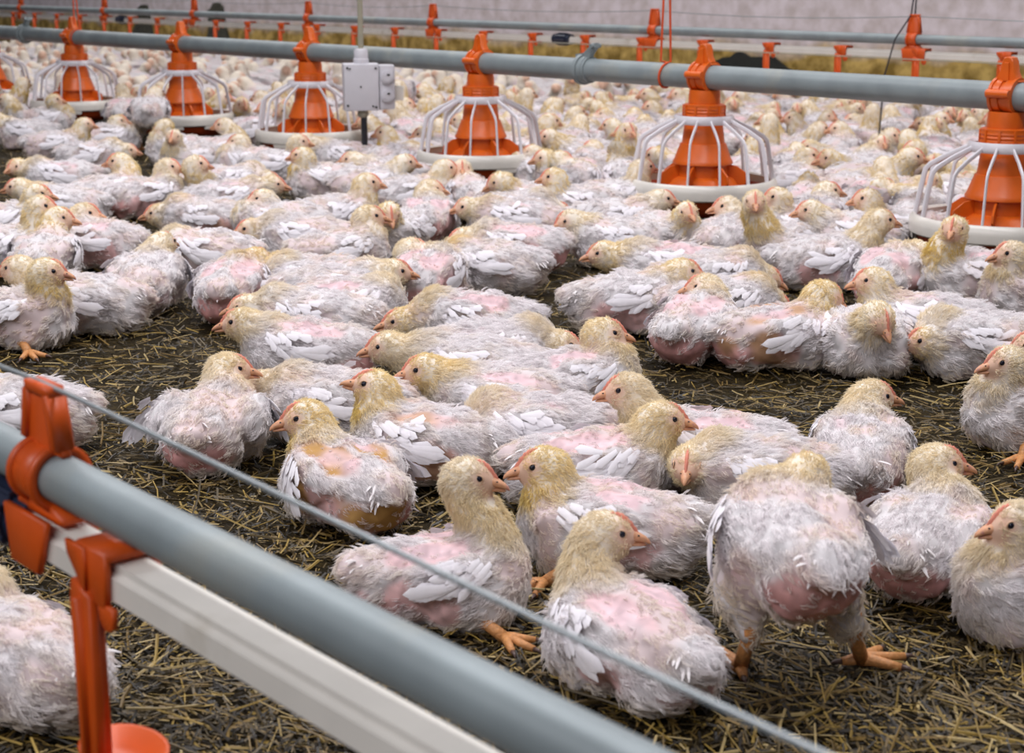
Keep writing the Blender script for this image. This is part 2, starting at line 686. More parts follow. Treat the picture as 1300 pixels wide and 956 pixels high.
    # direction the plumage lies: back along the body, down the neck
    flow = np.tile(np.array([-1.0, 0, -0.25]), (n, 1))
    dn = -d / (L + 1e-9)
    flow = flow * (1 - w_h[:, None]) + (dn * 0.8 + np.array([0, 0, -0.2])) * w_h[:, None]
    flow = flow * (1 - w_head[:, None]) + (-HR[:, 0]) * w_head[:, None]
    flow -= nq * (flow * nq).sum(1)[:, None]
    flow /= np.linalg.norm(flow, axis=1)[:, None] + 1e-9
    ln = 0.0135 - 0.006 * n1 + 0.006 * rump
    ln = ln * (1 - w_h) + 0.0085 * w_h
    ln = ln * (1 - w_head) + 0.0042 * w_head
    ln *= 1 - 0.45 * bare
    ln *= rng.uniform(0.75, 1.25, n)
    stand_ = 0.16 + 0.22 * rng.random(n) + 0.30 * w_h
    jit = rng.normal(0, 0.20, (n, 3))
    gd = nq * stand_[:, None] + flow * 0.85 + jit
    gd /= np.linalg.norm(gd, axis=1)[:, None]
    # colour of each tuft
    yel = np.clip(w_h * (0.15 + 0.95 * p.yellow) * (0.55 + 0.9 * n1), 0, 1)
    thr = np.clip(w_h * p.yellow * sstep(0.0, -0.03, loc[:, 2]) * (1 - 0.5 * w_head) * 1.3, 0, 1)
    base = WHITE[None] * (1 - w_h[:, None]) + (WHITE * 0.45 + CREAM * 0.55)[None] * w_h[:, None]
    base = base * (1 - 0.58 * yel[:, None]) + np.array([0.88, 0.68, 0.24]) * 0.58 * yel[:, None]
    base = base * (1 - 0.75 * thr[:, None]) + YELLOW * 0.75 * thr[:, None]
    soil_shade = sstep(0.040, 0.006, Q[:, 2] - lift) * (0.5 + n2 * 0.7) * (1 - w_h)  # yellow soiling low on the body, deepened to paint in the shade there
    base = base * (1 - 0.5 * np.clip(soil_shade, 0, 1)[:, None]) + np.array([0.56, 0.43, 0.19]) * 0.5 * np.clip(soil_shade, 0, 1)[:, None]
    crm = np.clip((n1 - 0.40) * 1.8, 0, 0.8)[:, None] * (1 - w_h[:, None])
    base = base * (1 - 0.6 * crm) + CREAM * 0.6 * crm
    pk = (sstep(0.50, 0.85, 0.6 * n1 + 0.4 * n2) * 0.34)[:, None] * (1 - w_h[:, None])
    base = base * (1 - pk) + np.array([0.82, 0.62, 0.62]) * pk
    base = base * (1 - 0.25 * bare[:, None]) + PINK * 0.25 * bare[:, None]
    base *= rng.uniform(0.92, 1.06, (n, 1))
    # the strands of each tuft
    k = 4
    t1 = np.cross(nq, np.array([0.31, 0.52, 0.79]))
    t1 /= np.linalg.norm(t1, axis=1)[:, None] + 1e-9
    t2 = np.cross(nq, t1)
    spread = (0.0046 * (1 - w_h) + 0.0050 * w_h) * (6000 / max(p.strands, 1500)) ** 0.25
    a = rng.uniform(0, 2 * PI, (n, m_per))
    rr = np.sqrt(rng.random((n, m_per))) * spread[:, None]
    root = Q[:, None] + t1[:, None] * (rr * np.cos(a))[..., None] + t2[:, None] * (rr * np.sin(a))[..., None] - nq[:, None] * 0.0012
    tip0 = Q + gd * ln[:, None]
    tip0[:, 2] -= ln * 0.10
    gather = (rng.uniform(0.1, 0.68, n) * (1 - w_h) + 0.04 * w_h)[:, None, None]
    lv = rng.uniform(0.8, 1.15, (n, m_per, 1))
    tip_free = root + (gd * ln[:, None])[:, None] * lv + rng.normal(0, 0.0011, (n, m_per, 3))
    tip = tip_free * (1 - gather) + tip0[:, None] * gather + rng.normal(0, 0.0006, (n, m_per, 3))
    m1 = root + (nq * ln[:, None] * 0.26)[:, None] + (tip - root) * 0.22
    m2 = root * 0.30 + tip * 0.70 + (nq * ln[:, None] * 0.12)[:, None]
    P = np.stack([root, m1, m2, tip], axis=2).reshape(-1, 3)
    P[:, 2] = np.maximum(P[:, 2], 0.0008)
    ns = n * m_per
    hc = bpy.data.hair_curves.new('down')
    hc.add_curves([k] * ns)
    hc.points.foreach_set('position', P.astype(np.float32).ravel())
    ra = hc.attributes.get('radius') or hc.attributes.new('radius', 'FLOAT', 'POINT')
    wv = p.width * np.array([1.0, 1.0, 0.75, 0.22])
    ra.data.foreach_set('value', np.tile(wv, ns).astype(np.float32))
    ca = hc.attributes.new('col', 'FLOAT_COLOR', 'CURVE')
    cc = np.ones((n, m_per, 4), dtype=np.float32)
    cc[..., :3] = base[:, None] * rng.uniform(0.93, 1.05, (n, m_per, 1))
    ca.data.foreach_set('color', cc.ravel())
    hc.materials.append(M['down'])

    out = {'body': body, 'down': hc}

    # ---- wings: an overlapping fan of small quills lying on the flank
    def flank_y(x, z):
        q = 1 - ((x - 0.0) / 0.098) ** 2 - ((z - tz) / 0.062) ** 2
        return 0.0560 * pl * math.sqrt(max(q, 0.10))

    def blade(mb, r0, ang, ln_, wd, lift0, lift1, s, drop=0.0):
        """one feather in the flank's (back, down) plane"""
        rows, cols = 6, 3
        v = []
        ang += 0.55 * fl
        ln_ *= 1 - 0.28 * fl
        ca_, sa_ = math.cos(ang), math.sin(ang)
        for i in range(rows):
            t = i / (rows - 1)
            half = wd * 0.5 * (0.55 + 0.75 * t) * (1 - max(0, (t - 0.72) / 0.28) ** 2 * 0.72)
            for j in range(cols):
                e = (j - 1) * half
                if i == rows - 1:
                    ext = -abs(j - 1) * wd * 0.25
                else:
                    ext = 0
                bu = r0[0] + (t * ln_ + ext) * ca_ - e * sa_
                dw = r0[1] + (t * ln_ + ext) * sa_ + e * ca_
                x = 0.055 - bu
                z = tz + 0.040 - dw
                y = flank_y(x, z) + lift0 + (lift1 - lift0) * t + (0.0012 if j == 1 else 0.0) + drop * t * t
                y += fl * (0.006 + 0.50 * max(0.0, bu - 0.010))
                v.append((x - fl * 0.01, s * y, max(z, 0.004)))
        f = []
        for i in range(rows - 1):
            for j in range(cols - 1):
                q = (i * cols + j, i * cols + j + 1, (i + 1) * cols + j + 1, (i + 1) * cols + j)
                f.append(q if s > 0 else q[::-1])
        mb.add(v, f)

    for s, nm in ((1, 'wing_l'), (-1, 'wing_r')):
        mb = MB()
        tilt = rng.uniform(-0.10, 0.16)
        grow = rng.uniform(0.85, 1.12)
        nb_ = 9
        for i in range(nb_):                                   # remiges
            t = i / (nb_ - 1)
            blade(mb, (0.018 + 0.034 * t, 0.014 + 0.012 * t), 0.55 - 0.50 * t + tilt + rng.normal(0, 0.05), (0.052 + 0.010 * math.sin(t * PI)) * grow * rng.uniform(0.86, 1.08),
                  0.0120, 0.0062 + 0.0006 * i, 0.0080 + 0.0011 * i + rng.uniform(0, 0.002), s)
        for row, (o, lng) in enumerate(((0.011, 0.034), (0.003, 0.023))):
            for i in range(8):                                 # coverts
                t = i / 7 + rng.normal(0, 0.05)
                blade(mb, (0.004 + 0.048 * t, o + 0.010 * t * (1 - row) + rng.normal(0, 0.002)), 0.62 - 0.52 * t + tilt + rng.normal(0, 0.20), lng * grow * rng.uniform(0.7, 1.35),
                      0.0088, 0.0092 + 0.0012 * row, 0.0105 + 0.0015 * row + rng.uniform(0, 0.0025), s)
        out[nm] = mb.mesh('wing', M['feather'])

    # ---- tail tuft
    mb = MB()
    for i in range(46):
        t = rng.uniform(-1, 1)
        a = t * 1.0
        up = 0.42 - 0.3 * abs(t) + rng.normal(0, 0.25)
        dirv = Vector((-math.cos(a), math.sin(a), up)).normalized()
        sidev = Vector((math.sin(a), math.cos(a), rng.normal(0, 0.5))).normalized()
        o = Vector((-0.084 + rng.uniform(-0.01, 0.012), 0.016 * t, tz + 0.016 + rng.normal(0, 0.006)))
        lng = 0.021 * rng.uniform(0.6, 1.2)
        v = []
        for r in range(5):
            q = r / 4
            hw = 0.0017 * (0.5 + 0.9 * q) * (1 - (max(0, q - 0.5) / 0.5) ** 1.6 * 0.85)
            cpos = o + dirv * (lng * q) + Vector((0, 0, -0.007 * q * q))
            for j in (-1, 0, 1):
                v.append(tuple(cpos + sidev * (hw * j) + Vector((0, 0, 0.0008 * (1 - abs(j))))))
        f = []
        for r in range(4):
            for j in (0, 1):
                f.append((r * 3 + j, r * 3 + j + 1, (r + 1) * 3 + j + 1, (r + 1) * 3 + j))
        mb.add(v, f)
    out['tail'] = mb.mesh('tail', M['tail'])

    # ---- beak: hooked upper half over a shorter lower half
    W = lambda x, y, z: tuple(H + HR @ np.array([x, y, z]) * HS)
    mb = MB()

    def loft(secs):
        v, f = [], []
        sg = 10
        for (x, z, ry, rz) in secs:
            for kk in range(sg):
                th = 2 * PI * kk / sg
                v.append(W(x, ry * math.cos(th), z + rz * math.sin(th)))
        for i in range(len(secs) - 1):
            for kk in range(sg):
                q = (kk + 1) % sg
                f.append((i * sg + kk, i * sg + q, (i + 1) * sg + q, (i + 1) * sg + kk))
        f.append(tuple(reversed(range(sg))))
        f.append(tuple((len(secs) - 1) * sg + kk for kk in range(sg)))
        mb.add(v, f)
    loft([(0.0190, -0.0005, 0.0082, 0.0068), (0.0255, -0.0015, 0.0066, 0.0052), (0.0315, -0.0028, 0.0049, 0.0039), (0.0365, -0.0046, 0.0032, 0.0029), (0.0398, -0.0066, 0.0017, 0.0019), (0.0410, -0.0080, 0.0005, 0.0006)])
    loft([(0.0180, -0.0078, 0.0074, 0.0034), (0.0250, -0.0082, 0.0058, 0.0026), (0.0310, -0.0086, 0.0040, 0.0020), (0.0355, -0.0090, 0.0022, 0.0013), (0.0375, -0.0092, 0.0006, 0.0005)])
    for s in (1, -1):
        mb.ball(W(0.0290, s * 0.0046, 0.0004), (0.0013, 0.0009, 0.0008), 8, 6, 1, Matrix(HR.tolist()))
    out['beak'] = mb.mesh('beak', [M['beak'], M['screw']])

    # ---- comb: a low serrated ridge
    mb = MB()
    v, f = [], []
    nc = 13
    for i in range(nc):
        t = i / (nc - 1)
        x = 0.0295 - 0.0265 * t
        zb = 0.0010 + 0.0165 * (1 - (1 - t) ** 1.7)
        hh = 0.0008 + 0.0032 * math.sin(PI * min(1, t * 1.05)) + (0.0011 if i % 2 else 0)
        th = 0.0017 * math.sin(PI * (0.12 + 0.8 * t))
        for (yy, zz) in ((-th * 1.5, -0.002), (-th, hh * 0.6), (0, hh), (th, hh * 0.6), (th * 1.5, -0.002)):
            v.append(W(x, yy, zb + zz))
    for i in range(nc - 1):
        for j in range(4):
            f.append((i * 5 + j, i * 5 + j + 1, (i + 1) * 5 + j + 1, (i + 1) * 5 + j))
    mb.add(v, f)
    out['comb'] = mb.mesh('comb', M['comb'])

    # ---- eyes and ears
    for s, nm in ((1, 'eye_l'), (-1, 'eye_r')):
        mb = MB()
        yy = 0.0135
        Rm = Matrix(HR.tolist())
        if not p.closed:
            mb.ball(W(0.0130, s * yy, 0.0040), (0.0037, 0.0026, 0.0035), 14, 10, 0, Rm)
        ring = [W(0.0130 + 0.0042 * math.cos(q), s * (yy + 0.0004), 0.0040 + (0.0038 if not p.closed else 0.0016) * math.sin(q)) for q in np.linspace(0, 2 * PI, 17)]
        mb.tube(ring, 0.0009, 6, 1, cap=False)
        if p.closed:
            mb.ball(W(0.0130, s * (yy - 0.0006), 0.0040), (0.0040, 0.0018, 0.0026), 14, 10, 1, Rm)
        out[nm] = mb.mesh('eye', [M['eye'], M['eyelid']])
        me = MB()
        me.ball(W(-0.0010, s * 0.0172, -0.0035), (0.0032, 0.0016, 0.0042), 10, 8, 0, Rm)
        out['ear' + nm[3:]] = me.mesh('ear', M['ear'])

    # ---- legs
    def foot(mb, ankle, yaw, sc=1.0, flat=True):
        for a, lng in ((yaw, 0.040), (yaw + 0.62, 0.033), (yaw - 0.62, 0.033), (yaw + PI - 0.25, 0.016)):
            dv = Vector((math.cos(a), math.sin(a), 0))
            b = Vector(ankle)
            pts = [b, b + dv * lng * 0.28 * sc + Vector((0, 0, 0.001)), b + dv * lng * 0.62 * sc + Vector((0, 0, -0.0008)), b + dv * lng * sc + Vector((0, 0, -0.002))]
            for q in pts:
                q.z = max(q.z, 0.0042)
            mb.tube(pts, [0.0062 * sc, 0.0052 * sc, 0.0046 * sc, 0.0036 * sc], 8)
            c0 = pts[-1]
            mb.tube([c0, c0 + dv * 0.006 * sc, c0 + dv * 0.011 * sc - Vector((0, 0, 0.0025))], [0.0028 * sc, 0.0018 * sc, 0.0004], 6, 1)
    if p.stand:
        for s, nm in ((1, 'leg_l'), (-1, 'leg_r')):
            mb = MB()
            step_out = s < 0 and p.feet == 2
            turn = -1.45 if step_out else s * 0.15
            hock = Vector((-0.010, s * (0.060 if step_out else 0.037), 0.052))
            ank = Vector((0.012, s * (0.078 if step_out else 0.039), 0.008))
            mb.tube([hock + Vector((0.010, 0, 0.022)), hock, hock * 0.5 + ank * 0.5, ank], [0.0105, 0.0082, 0.0066, 0.0074], 10)
            foot(mb, ank, turn, 1.12)
            out[nm] = mb.mesh('leg', [M['leg'], M['claw']])
    elif p.feet:
        for s, nm in ((1, 'leg_l'), (-1, 'leg_r')):
            if (p.feet == 1 and s < 0) or (p.feet == 3 and s > 0):
                continue
            mb = MB()
            if p.feet == 4:
                a, b, yaw = Vector((0.02, s * 0.035, 0.014)), Vector((0.058, s * 0.045, 0.008)), s * 0.1
            else:
                a, b, yaw = Vector((0.030, s * 0.040, 0.018)), Vector((0.062, s * 0.072, 0.009)), s * 0.75
            mb.tube([a, a * 0.5 + b * 0.5 + Vector((0, 0, 0.003)), b], [0.0090, 0.0066, 0.0068], 10)
            foot(mb, b, yaw)
            out[nm] = mb.mesh('leg', [M['leg'], M['claw']])
    return out


PART_ORDER = [('body', 'body'), ('down', 'down'), ('wing_l', 'wing'), ('wing_r', 'wing'), ('tail', 'tail'), ('beak', 'beak'), ('comb', 'comb'),
              ('eye_l', 'eye'), ('eye_r', 'eye'), ('ear_l', 'ear'), ('ear_r', 'ear'), ('leg_l', 'leg'), ('leg_r', 'leg')]


def make_bird(data, loc, rz, s):
    root = empty('young_chicken', loc, rz, s)
    for key, nm in PART_ORDER:
        if key in data:
            o = link(nm, data[key], root)
            if key == 'down':
                o['label'] = 'soft pale down'
            elif nm == 'comb':
                o['label'] = 'small pink comb'
            elif nm == 'leg':
                o['label'] = 'orange pink leg and toes'
            elif nm == 'beak':
                o['label'] = 'orange pink beak'
            elif nm == 'eye':
                o['label'] = 'dark eye'
    return root
# ------------------------------------------------------------------ floor, litter, wall
N_FEED, N_FAR, N_FG, N_WALL = 2.606, 3.72, 0.372, 5.15


def litter_height(x, y):
    q = np.stack([x, y, np.zeros_like(x)], axis=1)
    return (vnoise(q * 9, 11) - 0.5) * 0.010 + (vnoise(q * 34, 12) - 0.5) * 0.007 - 0.004


def floor_mesh():
    rows = [0.25]
    while rows[-1] < 9.5:
        rows.append(rows[-1] * 1.022 + 0.002)
    rows = np.array(rows)
    nc = 150
    v, f = [], []
    for r in rows:
        half = 0.55 * r + 0.6
        v.append(np.stack([np.linspace(-half, half, nc), np.full(nc, r), np.zeros(nc)], axis=1))
    v = np.concatenate(v)
    v[:, 2] = litter_height(v[:, 0], v[:, 1])
    n = len(rows)
    for i in range(n - 1):
        for k in range(nc - 1):
            f.append((i * nc + k, i * nc + k + 1, (i + 1) * nc + k + 1, (i + 1) * nc + k))
    m, nt, b = new_mat('dark_litter')
    tc = N_(nt, 'ShaderNodeTexCoord')
    n1 = N_(nt, 'ShaderNodeTexNoise')
    n1.inputs['Scale'].default_value = 7
    n1.inputs['Detail'].default_value = 8
    n2 = N_(nt, 'ShaderNodeTexNoise')
    n2.inputs['Scale'].default_value = 160
    n2.inputs['Detail'].default_value = 6
    vo = N_(nt, 'ShaderNodeTexVoronoi')
    vo.inputs['Scale'].default_value = 140
    for q in (n1, n2, vo):
        nt.links.new(tc.outputs['Object'], q.inputs['Vector'])
    r1 = N_(nt, 'ShaderNodeValToRGB')
    cr = r1.color_ramp
    cr.elements[0].position = 0.30
    cr.elements[0].color = (0.006, 0.0045, 0.002, 1)
    cr.elements[1].position = 0.74
    cr.elements[1].color = (0.080, 0.052, 0.013, 1)
    e = cr.elements.new(0.52)
    e.color = (0.026, 0.018, 0.006, 1)
    mx = N_(nt, 'ShaderNodeMixRGB')
    mx.inputs['Fac'].default_value = 0.62
    nt.links.new(n1.outputs['Fac'], mx.inputs['Color1'])
    nt.links.new(n2.outputs['Fac'], mx.inputs['Color2'])
    nt.links.new(mx.outputs['Color'], r1.inputs['Fac'])
    nt.links.new(r1.outputs['Color'], b.inputs['Base Color'])
    b.inputs['Roughness'].default_value = 0.8
    b.inputs['Specular IOR Level'].default_value = 0.15
    bp = N_(nt, 'ShaderNodeBump')
    bp.inputs['Strength'].default_value = 0.9
    bp.inputs['Distance'].default_value = 0.006
    nt.links.new(n2.outputs['Fac'], bp.inputs['Height'])
    nt.links.new(bp.outputs['Normal'], b.inputs['Normal'])
    o = link('floor', mesh_np('floor', v, f, [m]))
    tag(o, 'dark litter floor of the poultry house strewn with straw', 'floor', kind='structure')


floor_mesh()


def straw():
    """chopped straw and fine shavings, thicker near the camera"""
    rng = np.random.default_rng(5)
    VV, FF, CC, tot = [], [], [], 0
    shades = np.array([[0.34, 0.225, 0.045], [0.21, 0.130, 0.030], [0.48, 0.36, 0.150], [0.090, 0.060, 0.017], [0.022, 0.016, 0.008]])
    for n, big, prob in ((11000, True, (0.34, 0.28, 0.13, 0.18, 0.07)), (165000, False, (0.12, 0.17, 0.035, 0.30, 0.375))):
        u = rng.random(n)
        y = 0.60 * (4.9 / 0.60) ** (u ** 1.15)
        x = (rng.random(n) * 2 - 1) * (0.50 * y + 0.20)
        kp = x * N.x + y * N.y < N_WALL - 0.15
        x, y = x[kp], y[kp]
        n = len(x)
        z = litter_height(x, y)
        ln = rng.uniform(0.020, 0.062, n) if big else rng.uniform(0.004, 0.020, n)
        wd = rng.uniform(0.0010, 0.0026, n) if big else rng.uniform(0.0008, 0.0022, n)
        # pieces lie in drifts of much the same direction
        dr = vnoise(np.stack([x * 2.2, y * 2.2, 0 * x], 1), 3) * 2 * PI
        a = dr + rng.normal(0, 0.9, n)
        sl = rng.normal(0, 0.10 if big else 0.22, n)
        dv = np.stack([np.cos(a) * np.cos(sl), np.sin(a) * np.cos(sl), np.sin(sl)], 1)
        sv = np.stack([-np.sin(a), np.cos(a), rng.normal(0, 0.4, n)], 1)
        hz = np.stack([-np.sin(a), np.cos(a), 0 * a], 1)
        c = np.stack([x, y, z + 0.0030 + 0.5 * ln * np.abs(np.sin(sl)) + rng.random(n) * (0.004 if big else 0.002)], 1)
        up = np.cross(dv, sv)
        bend = rng.normal(0, 0.10, n)
        V = []
        if big:
            for t in (-0.5, 0.0, 0.5):
                m = c + dv * (ln * t)[:, None] + hz * (ln * bend * (0.25 - t * t))[:, None]
                V += [m + sv * (wd * 0.5)[:, None], m + up * (wd * 0.35)[:, None], m - sv * (wd * 0.5)[:, None]]
            quads, k = ((0, 1, 4, 3), (1, 2, 5, 4), (3, 4, 7, 6), (4, 5, 8, 7)), 9
        else:
            for t in (-0.5, 0.5):
                m = c + dv * (ln * t)[:, None]
                V += [m + sv * (wd * 0.5)[:, None], m - sv * (wd * 0.5)[:, None]]
            quads, k = ((0, 1, 3, 2),), 4
        V = np.stack(V, 1).reshape(-1, 3)
        V[:, 2] = np.maximum(V[:, 2], -0.008)
        b = (np.arange(n) * k)[:, None]
        F = np.concatenate([b + np.array([q]) for q in quads]) + tot
        ci = (rng.random(n)[:, None] > np.cumsum(prob)[None]).sum(1).clip(0, 4)
        col = shades[ci] * rng.uniform(0.55, 0.95, (n, 1))
        VV.append(V)
        FF.append(F)
        CC.append(np.repeat(col, k, 0))
        tot += len(V)
    me = mesh_np('straw', np.concatenate(VV), np.concatenate(FF), [M['straw']], smooth=False, col=np.concatenate(CC))
    o = link('floor_straw', me)
    tag(o, 'chopped straw and wood shavings scattered over the dark litter', 'straw', kind='stuff')


M['straw'] = attr_mat('chopped_straw', 0.55)
straw()


def back_wall():
    m, nt, b = new_mat('stained_plaster')
    tc = N_(nt, 'ShaderNodeTexCoord')
    sx = N_(nt, 'ShaderNodeSeparateXYZ')
    nt.links.new(tc.outputs['Object'], sx.inputs[0])
    n1 = N_(nt, 'ShaderNodeTexNoise')
    n1.inputs['Scale'].default_value = 4
    n1.inputs['Detail'].default_value = 9
    n2 = N_(nt, 'ShaderNodeTexNoise')
    n2.inputs['Scale'].default_value = 17
    n2.inputs['Detail'].default_value = 8
    for q in (n1, n2):
        nt.links.new(tc.outputs['Object'], q.inputs['Vector'])
    plaster = N_(nt, 'ShaderNodeValToRGB')
    plaster.color_ramp.elements[0].position = 0.30
    plaster.color_ramp.elements[0].color = (0.50, 0.44, 0.43, 1)
    plaster.color_ramp.elements[1].position = 0.66
    plaster.color_ramp.elements[1].color = (0.68, 0.62, 0.65, 1)
    nt.links.new(n2.outputs['Fac'], plaster.inputs['Fac'])
    # yellow brown dirt splashed up from the litter to about knee height
    ad = N_(nt, 'ShaderNodeMath', operation='MULTIPLY_ADD')
    ad.inputs[1].default_value = 0.20
    nt.links.new(n1.outputs['Fac'], ad.inputs[0])
    nt.links.new(sx.outputs['Z'], ad.inputs[2])
    mr = N_(nt, 'ShaderNodeMapRange')
    mr.inputs['From Min'].default_value = 0.375
    mr.inputs['From Max'].default_value = 0.295
    nt.links.new(ad.outputs[0], mr.inputs['Value'])
    dirt = N_(nt, 'ShaderNodeValToRGB')
    dirt.color_ramp.elements[0].position = 0.36
    dirt.color_ramp.elements[0].color = (0.20, 0.125, 0.018, 1)
    dirt.color_ramp.elements[1].position = 0.64
    dirt.color_ramp.elements[1].color = (0.55, 0.38, 0.11, 1)
    nt.links.new(n2.outputs['Fac'], dirt.inputs['Fac'])
    mx = N_(nt, 'ShaderNodeMixRGB')
    nt.links.new(mr.outputs['Result'], mx.inputs['Fac'])
    nt.links.new(plaster.outputs['Color'], mx.inputs['Color1'])
    nt.links.new(dirt.outputs['Color'], mx.inputs['Color2'])
    nt.links.new(mx.outputs['Color'], b.inputs['Base Color'])
    b.inputs['Roughness'].default_value = 0.85
    bp = N_(nt, 'ShaderNodeBump')
    bp.inputs['Strength'].default_value = 0.4
    bp.inputs['Distance'].default_value = 0.01
    nt.links.new(n2.outputs['Fac'], bp.inputs['Height'])
    nt.links.new(bp.outputs['Normal'], b.inputs['Normal'])
    mb = MB()
    L = 34.0
    c = LP(N_WALL + 0.06, 9.0, 1.35)
    mb.box(frame(c, D, (0, 0, 1)), L, 0.12, 2.74, 0.004)
    # horizontal board joints
    o = mb.build('wall_back', m, smooth=False)
    # object coordinates with z from the floor
    tag(o, 'pale plastered back wall with yellow brown splash stains along its foot', 'wall', kind='structure')


back_wall()


# ------------------------------------------------------------------ feeder line
PIPE_R = 0.026
PIPE_Z = 0.300                    # in the feeder's own frame
LIFT = 0.010                      # the line hangs this far off the litter
PIPE_W = PIPE_Z + LIFT


def feed_pipe():
    o = empty('feeder_pipe', LP(N_FEED, 2.5, PIPE_W))
    tag(o, 'thick grey galvanised pipe carrying the row of orange feeders', 'pipe')
    mb = MB()
    mb.tube([LP(N_FEED, t, PIPE_W) - o.location for t in np.linspace(-2.2, 9.5, 40)], PIPE_R, 28)
    mb.build('tube', M['galv'], o)
    # ring clamps joining the pipe lengths, each with a lug on top
    for px in (745, 33):
        P, t = on_line(N_FEED, px, PIPE_W)
        P = P - o.location
        mb = MB()
        for s, w, rr in ((-0.010, 0.005, 0.0045), (0.0, 0.008, 0.0060), (0.011, 0.0055, 0.0100)):
            mb.tube([P + D * (s - w), P + D * (s + w)], PIPE_R + rr, 32)
        # slanting lug with its bolt on top of the ring
        m4 = frame(P, D * -1, (0, 0, 1))
        mb.prism([(-0.022, 0.026), (-0.034, 0.030), (-0.033, 0.035), (-0.008, 0.038), (0.010, 0.050), (0.022, 0.062), (0.033, 0.063), (0.034, 0.052), (0.022, 0.040), (0.014, 0.026)], m4, 0.007)
        mb.tube([P - D * 0.027 + Vector((0, 0, 0.056)) - N * 0.015, P - D * 0.027 + Vector((0, 0, 0.056)) + N * 0.015], 0.0055, 8)
        cl = mb.build('pipe_clamp', M['galv'], o)
        cl['label'] = 'ring clamp with a lug on top'
    return o


feed_pipe()


def sleeve(mb, x0, x1, z, ri, ro, seg=32):
    """hollow ring round the local x axis at height z"""
    v, f = [], []
    for x, r in ((x0, ri), (x0, ro), (x1, ro), (x1, ri)):
        for k in range(seg):
            a = 2 * PI * k / seg
            v.append((x, r * math.cos(a), z + r * math.sin(a)))
    for i in range(4):
        j = (i + 1) % 4
        for k in range(seg):
            q = (k + 1) % seg
            fc = (i * seg + k, i * seg + q, j * seg + q, j * seg + k)
            f.append(fc if x1 < x0 else fc[::-1])
    mb.add(v, f)


